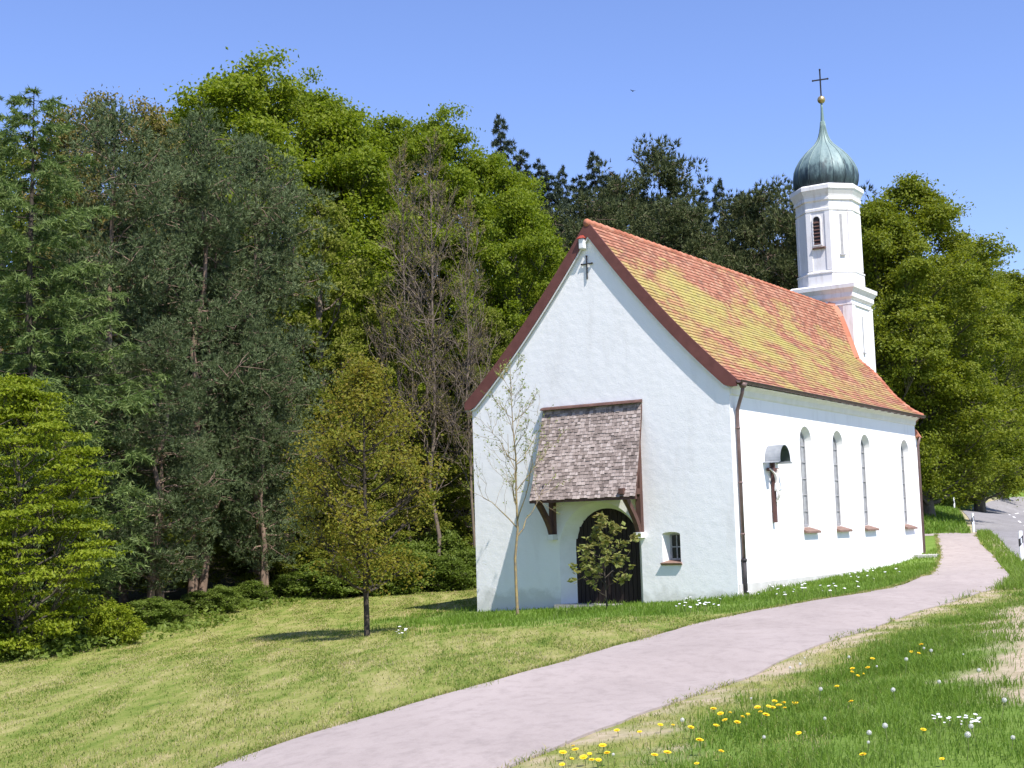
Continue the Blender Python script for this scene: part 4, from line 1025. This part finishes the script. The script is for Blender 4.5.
# left edge
tree('larch0', 34, 92, 41, 4.2, 'larch_tree', 'feathery drooping larch at the far left of the wood, above the bright green hornbeam')
tree('larch0', -30, 62, 45, 3.6, 'larch_tree', 'second larch cut off by the left photo edge, only its branch tips in view', rz=2.2)
tree('horn0', 18, 366, 34.5, 2.4, 'hornbeam_tree', 'low bright yellow green hornbeam reaching the ground at the left edge of the lawn')
tree('horn0', -75, 420, 33, 2.3, 'hornbeam_tree', 'hornbeam mostly outside the left photo edge beside the larger one', rz=1.2)
# pines
tree('pine0', 108, 118, 46, 3.1, 'pine_tree', 'leftmost tall grey green pine, right of the larch')
tree('pine1', 190, 134, 50, 3.0, 'pine_tree', 'middle grey green pine with twisted pale limbs, left of the twin-trunked one')
tree('pine0', 252, 150, 53, 3.3, 'pine_tree', 'grey green pine in front of the tallest maple, behind the bronze young tree', rz=4.0)
tree('pine1', 262, 300, 50.5, 2.1, 'pine_tree', 'shorter twin-trunked pine at the lawn edge left of the bronze young tree')
tree('pine1', 150, 330, 44, 2.2, 'pine_tree', 'short pine low between the hornbeam and the taller pines', rz=.7)
tree('bud0', 98, 84, 60, 3.4, 'budding_tree', 'thin brownish budding tree topping the leftmost pine')
tree('bud0', 146, 92, 60, 3.6, 'budding_tree', 'thin brownish budding tree between the pine tops and the tallest maple', rz=1.)
tree('olive1', 60, 150, 60, 3.2, 'broadleaf_tree', 'olive green tree showing behind the larch')
tree('olive0', 120, 175, 63, 3.8, 'broadleaf_tree', 'olive tree filling the gap between the two leftmost pines')
tree('olive1', 205, 160, 66, 3.8, 'broadleaf_tree', 'olive tree filling the gap behind the middle pine', rz=1.)
tree('olive0', 20, 185, 62, 3.8, 'broadleaf_tree', 'olive tree behind the trunk of the drooping larch', rz=2.)
tree('dpine1', 152, 158, 60, 3.6, 'pine_tree', 'dark pine set back in the gap between the two tallest grey green pines', rz=3.)
tree('maple1', 205, 92, 70, 6.0, 'maple_tree', 'bright green maple on the left shoulder of the tallest one', rz=2.)
tree('bud0', 62, 98, 60, 3.6, 'budding_tree', 'thin brownish budding tree behind the tip of the drooping larch', rz=2.5)
tree('olive1', 2, 130, 58, 4.4, 'broadleaf_tree', 'olive green tree closing the left photo edge behind the larches', rz=3.)
tree('maple0', 302, 74, 72, 6.4, 'maple_tree', 'bright green maple just behind the right flank of the tallest one', rz=1.5)
tree('maple0', 482, 146, 74, 5.6, 'maple_tree', 'bright green maple below the dark spruce spire', rz=4.4)
# bright maples
tree('maple0', 256, 54, 66, 7.8, 'maple_tree', 'tallest bright green maple, highest crown of the wood')
tree('maple1', 338, 92, 69, 6.4, 'maple_tree', 'bright green maple on the right shoulder of the tallest one')
tree('maple0', 440, 106, 72, 5.6, 'maple_tree', 'bright green maple with a round top behind the bare tree', rz=3.)
tree('maple1', 388, 108, 75, 5.6, 'maple_tree', 'bright green maple set back between two rounder ones', rz=.5)
tree('maple1', 515, 182, 67, 4.4, 'maple_tree', 'bright green maple just left of the chapel gable')
tree('maple0', 560, 262, 70, 4.2, 'maple_tree', 'bright green crown peeping out beside the gable slope, right of its neighbour', rz=5.)
tree('olive0', 318, 186, 59, 3.6, 'broadleaf_tree', 'olive green tree above the bronze young tree')
tree('olive1', 380, 270, 58, 2.6, 'broadleaf_tree', 'thin olive green tree left of the bare tree trunk')
tree('olive0', 486, 300, 59.5, 2.6, 'broadleaf_tree', 'olive green tree behind the left eave of the chapel', rz=2.)
tree('olive1', 340, 330, 55, 2.6, 'broadleaf_tree', 'low olive green tree directly behind the bronze young tree', rz=4.)
tree('olive0', 430, 385, 59, 2.8, 'broadleaf_tree', 'low olive green tree left of the white chapel corner', rz=1.)
tree('bare0', 428, 148, 56.5, 2.7, 'bare_tree', 'brownish bare tree with a thicket of upright twigs, in front of the round topped maple')
tree('bare1', 398, 146, 57, 2.2, 'bare_tree', 'slimmer bare tree left of the thicket-topped bare tree')
tree('bare1', 466, 200, 56.5, 2.0, 'bare_tree', 'short bare tree right of the thicket-topped bare tree', rz=2.)
# spruces and dark pines over the roof
for i, (px, py, d, R, lab) in enumerate(((500, 115, 95, 3.0, 'dark spruce spire beside the round topped maple'), (538, 160, 93, 2.6, 'dark spruce tip second from the left above the gable'), (562, 166, 96, 2.5, 'dark spruce tip third from the left above the gable'), (594, 152, 98, 3.2, 'dark spruce with spreading top directly above the gable peak'), (701, 186, 104, 2.7, 'dark spruce tip left of its twin over the middle of the roof'), (719, 179, 105, 2.8, 'dark spruce tip right of its twin over the middle of the roof'))):
    tree('spruce0', px, py, d, R, 'spruce_tree', lab, 'spruces on the hill behind the roof')
for px, py, d, R, k, lab in ((652, 152, 94, 4.4, 0, 'broad dark pine, highest of the pines above the tiled roof'), (615, 180, 92, 3.4, 1, 'dark pine left of the highest pine above the roof'), (692, 205, 88, 3.8, 1, 'dark pine right of the highest pine, low above the roof'), (735, 205, 92, 3.8, 0, 'dark pine over the middle of the ridge'), (762, 187, 90, 4.0, 1, 'dark round pine left of the tower'), (795, 200, 86, 3.6, 0, 'dark pine partly behind the tower on its left'), (585, 205, 82, 3.4, 1, 'dark pine just behind the gable peak'), (835, 195, 92, 4.2, 0, 'dark pine hidden behind the tower'), (540, 215, 85, 3.6, 0, 'dark pine between the maple and the gable')):
    tree('dpine%d' % k, px, py, d, R, 'pine_tree', lab, 'pines on the hill behind the roof')
# right of the tower
tree('right0', 908, 170, 84, 6.6, 'beech_tree', 'tall yellow green beech right of the tower')
tree('right1', 872, 192, 82, 5.2, 'beech_tree', 'yellow green beech close behind the tower on its right', rz=2.)
tree('right0', 962, 236, 118, 7.6, 'beech_tree', 'yellow green beech on the falling skyline right of the tallest beech', rz=4.)
tree('right1', 1000, 268, 146, 9., 'beech_tree', 'yellow green beech above the road bend', rz=1.)
tree('right1', 1062, 290, 150, 9., 'beech_tree', 'beech overhanging the road at the right photo edge', rz=5.)
tree('right0', 905, 330, 112, 6.4, 'beech_tree', 'lower beech filling the space beside the chapel corner', rz=3.)
tree('olive0', 985, 262, 135, 6.0, 'broadleaf_tree', 'dull green tree on the far slope behind the beeches', rz=3.)
tree('olive1', 1030, 272, 145, 6.5, 'broadleaf_tree', 'dull green tree farthest right on the skyline', rz=3.)
for px, py, d, lab in ((928, 462, 114, 'leafy bush at the chapel corner by the path'), (950, 470, 124, 'leafy bush left of the smallest delineator post'), (912, 452, 100, 'leafy bush half hidden by the far chapel corner')):
    p = at(px, py, d); plant('shrub0', p[0], p[1], p[2] - tz(p[0], p[1]) + .3, 2.6, 'bush', lab, 'bush')
# shaded rows inside the wood
for px, py, d, R in ((522, 150, 96, 3.6), (548, 172, 92, 3.8), (578, 176, 94, 3.8), (612, 172, 97, 3.4), (672, 178, 98, 3.6), (740, 192, 99, 3.4), (640, 178, 99, 3.2)):
    tree('spruce0', px, py, d, R, 'spruce_tree', 'dark spruce in the closed row of conifers on the hill behind the chapel', 'row of dark conifers on the hill')
GR = 'trees deep inside the wood'
rr = random.Random(8)
for i in range(34):
    d = rr.uniform(62, 100); px = rr.uniform(-120, 600); p = at(px, 300, d)
    k = rr.choice(['olive0', 'olive1', 'dpine0', 'dpine1', 'spruce0']); nm = {'o': 'broadleaf_tree', 'd': 'pine_tree', 's': 'spruce_tree'}[k[0]]
    plant(k, p[0], p[1], rr.uniform(10, 14), rr.uniform(3, 4), nm, 'dark tree deep inside the wood, mostly hidden by the crowns in front', 'tree', GR)
for i in range(14):
    d = rr.uniform(150, 185); px = rr.uniform(900, 1130); p = at(px, 400, d)
    plant(rr.choice(['right0', 'right1', 'olive0']), p[0], p[1], rr.uniform(15, 19), rr.uniform(5, 6), 'broadleaf_tree', 'tree in the far wood beyond the road bend, mostly hidden by the beeches', 'tree', 'trees beyond the road bend')
for i in range(10):
    px = -20 + i * 46 + rr.uniform(-10, 10); d = 41 + (px + 20) * .04 + rr.uniform(0, 5); p = at(px, 600, d)
    plant('olive%d' % (i % 2), p[0], p[1], rr.uniform(5, 8), rr.uniform(2, 2.6), 'understory_tree', 'low shaded tree in the undergrowth behind the pine trunks', 'tree', 'understory trees at the edge of the wood')
# shrubs at the forest edge
for i, (px, py, d, R, h, k) in enumerate(((112, 645, 36.5, .8, 1.1, 1), (70, 655, 36, .7, .8, 0), (150, 628, 42, .9, .9, 0), (198, 612, 47, .8, .7, 0), (240, 606, 50, .7, .6, 0), (292, 594, 53, 1.0, .9, 0), (325, 588, 52, 1.5, 1.4, 0), (360, 584, 53, 1.4, 1.7, 0), (395, 582, 53.5, 1.6, 1.9, 0), (425, 579, 54.5, 1.2, 1.5, 0), (452, 577, 54, 1.1, 1.3, 0), (474, 576, 55.5, 1.3, 1.6, 0), (408, 576, 56.5, 1.5, 2.0, 0), (445, 572, 57.5, 1.5, 2.3, 0), (172, 620, 43, .7, .7, 0), (222, 608, 46.5, .7, .9, 0), (254, 600, 50, .8, .8, 0), (20, 662, 35, .9, .8, 0), (340, 580, 61, 1.7, 2.3, 0), (260, 596, 55, 1.3, 1.5, 0))):
    p = at(px, py, d)
    if i == 0: plant('shrub1', p[0], p[1], h, R, 'shrub', 'single pale green shrub at the foot of the hornbeam on its right', 'shrub')
    else: plant('shrub0', p[0], p[1], h, R, 'shrub', 'low leafy shrub where the mown lawn meets the wood', 'shrub', 'shrubs along the edge of the wood')
# bronze young tree on the lawn
p = gpt(367, 636); t_top = at(366, 352, p[1]); plant('bronze0', p[0], p[1], t_top[2] - tz(*p), 2.3, 'young_tree', 'small bronze green tree standing alone on the mown lawn left of the chapel', 'tree')
# young almost leafless tree with lichen on its trunk
p = gpt(518, 615)
PR_['thin'] = bare('thin', 21, 6.8, 1.5, LM['yleaf'], levels=3, nleaf=1, leaf=.06, trunk_r=.05, bark='lichen', k1=20, base=.30, up=1.15, k2=5, k3=3, tr1=.014)
plant('thin', p[0], p[1], at(512, 362, p[1])[2] - tz(*p), 1.45, 'young_tree', 'slender nearly leafless tree with yellow lichen on its trunk before the facade', 'tree', crown='leaves', rz=.4)
# maple shrub before the door
p = gpt(605, 611)
PR_['sap'] = bare('sap', 22, 2.35, .72, LM['sapling'], levels=2, nleaf=3, leaf=.135, trunk_r=.024, bark='dark', k1=17, base=.14, up=1.15, k2=4, tr1=.013)
plant('sap', p[0], p[1], at(600, 520, p[1])[2] - tz(*p), .95, 'sapling', 'waist high maple sapling with reddish green leaves in front of the dark door', 'sapling', crown='leaves')
# ------------------------------------------------------------------ grass
def blades(name, X, Y, Hh, Wd, mat, rg, leanf=.55):
    n = len(X); Z = terr(X, Y); P = np.stack([X, Y, Z - .01], 1)
    a = rg.uniform(0, 6.28, n); s = np.stack([np.cos(a), np.sin(a), np.zeros(n)], 1); la = rg.uniform(0, 6.28, n)
    ln = np.stack([np.cos(la), np.sin(la), np.zeros(n)], 1) * (rg.uniform(.05, 1, n) * leanf)[:, None]
    up = np.array([[0, 0, 1.]]); h = Hh[:, None]; w = Wd[:, None]
    m_ = P + up * h * .55 + ln * h * .25; t_ = P + up * h * (1 - .25 * np.linalg.norm(ln, axis=1)[:, None]) + ln * h
    V = np.stack([P - s * w / 2, P + s * w / 2, m_ + s * w * .4, m_ - s * w * .4, t_], 1).reshape(-1, 3)
    b = np.arange(n) * 5; F = np.concatenate([np.stack([b, b + 1, b + 2], 1), np.stack([b, b + 2, b + 3], 1), np.stack([b + 3, b + 2, b + 4], 1)])
    o = link(name, np_mesh(name, V, F), mat); return tag(o, kind='stuff')
rg = np.random.default_rng(77)
M['lushblade'] = m_leaf('lush_grass_blade', [(.1, (.07, .15, .012)), (.4, (.125, .225, .022)), (.7, (.185, .285, .042)), (.93, (.30, .34, .13))], .45, (.26, .34, .04), .5)
def m_lawnblade():
    g = NT('mown_grass_blade'); geo = g.n('ShaderNodeNewGeometry')
    st = g.coord('Object', (1, .14, 1), (0, 0, math.radians(11)))
    f = g.math('ADD', g.math('MULTIPLY', g.noise(st, 1.9, 6, .65, .5), .75), g.math('MULTIPLY', geo.outputs['Random Per Island'], .30))
    f = g.math('ADD', f, g.math('MULTIPLY', g.noise(g.coord(), .7, 4), .25))
    col = g.ramp(f, [(.46, (.12, .20, .025)), (.60, (.24, .30, .05)), (.70, (.39, .375, .12)), (.82, (.56, .48, .26))])
    g.fin(col, .6, spec=.2); tr = g.n('ShaderNodeBsdfTranslucent', {'Color': col}); ms = g.n('ShaderNodeMixShader', {0: .5, 1: g.b.outputs[0], 2: tr.outputs[0]}); g.l(ms.outputs[0], g.out.inputs[0]); return g.mat
M['lawnblade'] = m_lawnblade()
def sample(n, x0, x1, y0, y1, fpow=1.0):
    # more blades nearer the viewer
    y = y0 + (y1 - y0) * rg.uniform(0, 1, n) ** fpow; x = rg.uniform(x0, x1, n); return x, y
def keep_view(x, y, mlo=-.46, mhi=.46): return (x / y > mlo) & (x / y < mhi)
# roadside meadow, right of the path
x, y = sample(420000, 0, 14, 6, 30, 1.9)
k = keep_view(x, y, -.1, .45); x, y = x[k], y[k]
dirt, tall, lit, inp = masks(x, y)
right = x > np.interp(y, PRd[:150, 1], PRd[:150, 0])
pat = np.clip(.75 + .35 * vnoise(x, y, .9) + .2 * vnoise(x, y, .3), .12, 1.4)
k = (rg.uniform(0, 1, len(x)) < tall * pat * (1 - dirt * .93)) & right & (~inp); x, y = x[k], y[k]; pat = pat[k]
blades('meadow_grass', x, y, rg.uniform(.04, .15, len(x)) * (.5 + .55 * pat), .003 + .00035 * y, M['lushblade'], rg, 1.0)
# thin turf on the bare edge
x, y = sample(260000, -4, 14, 6, 36, 1.6); dirt, tall, lit, inp = masks(x, y); right = x > np.interp(y, PRd[:150, 1], PRd[:150, 0])
k = (~inp) & right & (seg_dist(x, y, PRd[::3]) < 2.2) & (rg.uniform(0, 1, len(x)) < np.clip(.95 - dirt * .75 + .3 * vnoise(x, y, .5), .05, 1)); x, y = x[k], y[k]
blades('thin_turf', x, y, rg.uniform(.02, .07, len(x)), .003 + .0004 * y, M['lawnblade'], rg, 1.2)
# uncut strip round the chapel
x, y = sample(230000, -5, 25, 26, 64, 1.2); dirt, tall, lit, inp = masks(x, y); u, v = W2L(x, y); right = x > np.interp(y, PRd[:150, 1], PRd[:150, 0])
k = (rg.uniform(0, 1, len(x)) < tall * np.clip(.8 + .4 * vnoise(x, y, 1.1), .2, 1)) & (~inp) & (~right) & ~((u > WL_ - .02) & (u < WR_ + .02) & (v > .3)); x, y = x[k], y[k]; u = u[k]; v = v[k]
u_ = np.clip(1.3 - np.minimum(np.abs(v), 3) / 2.2, .4, 1.1)
blades('chapel_grass', x, y, rg.uniform(.08, .24, len(x)) * (.7 + .3 * vnoise(x, y, .8).clip(-1, 1.2)), .006 + .0004 * y, M['lushblade'], rg, .7)
# verge between path and road
x, y = sample(60000, 10, 24, 30, 62, 1.2); inp = in_poly(x, y, PATH_POLY) | in_poly(x, y, ROAD_POLY); right = in_poly(x, y, np.concatenate([PRd[120:], REd[20:70][::-1]]))
k = (~inp) & (in_poly(x, y, np.array([PRd[150], PRd[170], PRd[190], PRd[219], REd[66], REd[55], REd[45], REd[30]])) | ((x / y > .345) & (x / y < .42) & (y < 46))); x, y = x[k], y[k]
blades('verge_grass', x, y, rg.uniform(.1, .3, len(x)), .008 + .0004 * y, M['lushblade'], rg, .7)
x, y = sample(60000, 10, 40, 52, 118, 1.); dE = seg_dist(x, y, REd[::3]); inp = in_poly(x, y, PATH_POLY) | in_poly(x, y, ROAD_POLY); lf = x < np.interp(y, REd[:100, 1], REd[:100, 0])
k = (~inp) & lf & (dE > .35) & (dE < 12) & (y > 70.5); x, y = x[k], y[k]
blades('far_verge_grass', x, y, rg.uniform(.15, .4, len(x)), .02 + .0006 * y, M['lushblade'], rg, .8)
# grass creeping over the edges of the path
i_ = rg.integers(0, 200, 26000); w_ = rg.uniform(0, 1, 26000)[:, None]; sd = rg.uniform(0, 1, 26000) < .8
P_ = np.where(sd[:, None], PLd[i_] * (1 - w_) + PLd[i_ + 1] * w_, PRd[i_] * (1 - w_) + PRd[i_ + 1] * w_); C_ = np.where(sd[:, None], PRd[i_] - PLd[i_], PLd[i_] - PRd[i_]); C_ /= np.linalg.norm(C_, axis=1)[:, None] + 1e-9
P_ = P_ + C_ * (np.abs(rg.normal(size=26000)) * .10 * (.4 + .9 * np.clip(vnoise(P_[:, 0], P_[:, 1], .6) + .4, 0, 1.6)) - np.where(sd, .12, .02))[:, None]
x, y = P_[:, 0], P_[:, 1]; k = (y > 8) & keep_view(x, y) & (sd | (vnoise(x, y, .8) > .5)); x, y = x[k], y[k]
blades('edge_grass', x, y, rg.uniform(.03, .10, len(x)), .004 + .0004 * y, M['lawnblade'], rg, 1.3)
# mown lawn with clippings
x, y = sample(640000, -22, 8, 10, 58, 1.6); k = keep_view(x, y, -.42, .2); x, y = x[k], y[k]
dirt, tall, lit, inp = masks(x, y); u, v = W2L(x, y); right = x > np.interp(y, PRd[:150, 1], PRd[:150, 0])
cl = .45 + .4 * vnoise(x * 1.0 + y * .18, y * .14, .5) + .25 * vnoise(x, y, .35)
k = (~inp) & (~right) & (tall < .5) & (lit < .4) & (rg.uniform(0, 1, len(x)) < np.clip(cl, .12, 1)) & ~((u > WL_ - .05) & (u < WR_) & (v > .25)); x, y = x[k], y[k]
blades('lawn_grass', x, y, rg.uniform(.025, .075, len(x)), .004 + .0005 * y, M['lawnblade'], rg, 1.5)
# ground herbs along the wood edge
x, y = sample(60000, -20, 2, 33, 64, 1.); dE = seg_dist(x, y, np.array(FE)); k = (dE < 1.5) & (rg.uniform(0, 1, len(x)) < .5 * np.exp(-dE * 1.1) * np.clip(.6 + vnoise(x, y, 1.8), 0, 1.5)); x, y = np.repeat(x[k], 4), np.repeat(y[k], 4); x = x + rg.normal(size=len(x)) * .12; y = y + rg.normal(size=len(y)) * .12
C = np.stack([x, y, terr(x, y) + rg.uniform(.0, .38, len(x)) * np.clip(.6 + .5 * vnoise(x, y, 1.5), .15, 1.2)], 1)
V, F = leaf_cards(C, rg.normal(size=C.shape) * .7 + np.array([0, -.2, .8]), .16, rg); tag(link('edge_herbs', np_mesh('edge_herbs', V, F), LM['shrub']), kind='stuff')
# ------------------------------------------------------------------ dandelions, seed heads, daisies
M['dyellow'] = m_two('dandelion_yellow', (.78, .50, .01), (.85, .62, .02), 40, .7, .1)
M['dstem'] = m_two('dandelion_stem', (.16, .20, .06), (.22, .22, .09), 20, .6, .05)
M['dclock'] = m_two('seed_head_white', (.62, .61, .56), (.72, .71, .67), 40, .9, .2)
M['daisy'] = m_two('daisy_white', (.78, .78, .78), (.82, .82, .82), 30, .7, .05)
def flower_proto(kind):
    q = MB(); r_ = random.Random(3); h = {'d': .13, 'c': .2, 'w': .07}[kind]
    q.tube([(0, 0, -.02), (.008, .004, h * .5), (.0, .01, h)], .003, 5, 1)
    if kind == 'd':
        for lay, (nn_, R_, up_) in enumerate(((16, .024, .006), (12, .017, .012), (8, .01, .016))):
            for i in range(nn_):
                t = 2 * math.pi * (i + lay * .4) / nn_; c, s = math.cos(t), math.sin(t); w = .005
                q.poly([(0 - s * w * .5, .01 + c * w * .5, h), (s * w * .5, .01 - c * w * .5, h), (c * R_ + s * w, .01 + s * R_ - c * w, h + up_), (c * R_ * 1.1, .01 + s * R_ * 1.1, h + up_), (c * R_ - s * w, .01 + s * R_ + c * w, h + up_)], 0)
    elif kind == 'c':
        for i in range(60):
            z = 1 - 2 * (i + .5) / 60; t = i * 2.399; rr_ = math.sqrt(1 - z * z); d = np.array([rr_ * math.cos(t), rr_ * math.sin(t), z]); c0 = np.array([0, .01, h + .005])
            p = c0 + d * .022; a = np.cross(d, (.3, .5, .8)); a /= np.linalg.norm(a); b = np.cross(d, a)
            q.poly([p + a * .005, p + b * .005, p - a * .005, p - b * .005], 0); q.poly([c0, p + a * .0006, p - a * .0006], 0)
    else:
        for i in range(9):
            t = 2 * math.pi * i / 9; c, s = math.cos(t), math.sin(t); q.poly([(0, .01, h), (c * .012 + s * .004, .01 + s * .012 - c * .004, h + .002), (c * .015, .01 + s * .015, h + .003), (c * .012 - s * .004, .01 + s * .012 + c * .004, h + .002)], 0)
    return q
protos = {}
def flower(kind, px, py, sc=1., first={}):
    p = gpt(px, py); nm, cat, mt, lab, grp = {'d': ('dandelion', 'dandelion', M['dyellow'], 'yellow dandelion blooming in the grass beside the path', 'dandelions in the roadside grass'),
        'c': ('dandelion_clock', 'seed head', M['dclock'], 'pale round dandelion seed head in the roadside grass', 'dandelion seed heads in the roadside grass'),
        'w': ('daisy', 'daisy', M['daisy'], 'small white daisy in the grass', 'white daisies in the grass')}[kind]
    if kind not in first:
        o = flower_proto(kind).build(nm, [mt, M['dstem']]); first[kind] = o
    else: o = first[kind].copy(); COL.objects.link(o)
    rr_ = random.Random(px * 7 + py); s = sc * rr_.uniform(.62, 1.2)
    o.location = (p[0], p[1], tz(p[0], p[1])); o.scale = (s, s, s * rr_.uniform(.4, .8) if kind == 'd' else s); o.rotation_euler = (rr_.uniform(.1, .45), rr_.uniform(-.2, .2), rr_.uniform(-.8, .8)); tag(o, lab, cat, grp)
YEL = [(714, 716), (722, 720), (730, 713), (727, 724), (742, 720), (762, 716), (768, 709), (775, 705), (779, 710), (772, 714), (784, 706), (793, 704), (797, 706), (765, 722), (758, 712), (851, 675), (857, 677), (863, 674), (870, 672), (867, 668), (854, 673), (872, 661), (911, 652), (918, 656), (923, 650), (673, 728), (690, 735), (737, 731), (800, 738), (854, 708), (923, 733), (865, 761), (943, 763), (563, 757), (571, 762), (577, 755), (585, 762), (590, 755), (598, 764), (603, 750), (608, 762), (640, 735), (655, 761), (667, 758), (699, 752), (697, 765), (720, 757), (660, 729), (618, 733), (574, 747), (593, 766), (563, 767), (748, 716), (786, 712), (716, 728), (838, 690)]
for px, py in YEL: flower('d', px, py + 4, .95)
rq = random.Random(12)
CLK = [(817, 699), (866, 748), (887, 743), (800, 668), (806, 657), (925, 650), (930, 657), (905, 668), (977, 740), (967, 752), (684, 731), (614, 760), (878, 668), (845, 661), (868, 745), (977, 679), (1000, 715), (940, 690), (760, 745), (826, 725), (788, 672), (895, 700), (752, 700), (965, 655), (1010, 750)]
for px, py in CLK: flower('c', px, py + 8, .75)
for i in range(90):
    cxy = rq.choice([(938, 722, 12, 4), (962, 726, 10, 4), (700, 606, 16, 4), (708, 607, 12, 4), (676, 610, 16, 3), (795, 592, 40, 5), (820, 590, 40, 5), (770, 597, 40, 5), (880, 575, 25, 5), (870, 577, 25, 4), (975, 725, 10, 4), (402, 634, 10, 4)])
    flower('w', cxy[0] + rq.uniform(-1, 1) * cxy[2], cxy[1] + rq.uniform(-1, 1) * cxy[3] + 3, 1.0 if cxy[1] > 700 else 2.6)
# a bird far up in the sky
bd = empty('bird', tuple(at(633, 91, 60)), .4); tag(bd, 'tiny dark bird flying in the clear sky above the wood', 'bird')
q = MB(); q.lathe((0, 0, 0), [(.004, -.08), (.02, -.05), (.026, 0), (.02, .04), (.006, .075)], 8); q2 = MB()
for s in (-1, 1): q2.hexa([(s * .02, -.03, 0), (s * .13, -.02, .045), (s * .12, .03, .045), (s * .02, .03, 0), (s * .02, -.03, .008), (s * .13, -.02, .05), (s * .12, .03, .05), (s * .02, .03, .008)])
o = q.build('body', M['iron'], bd, smooth=True); o.rotation_euler = (math.radians(90), 0, 0); q2.build('wings', M['iron'], bd)
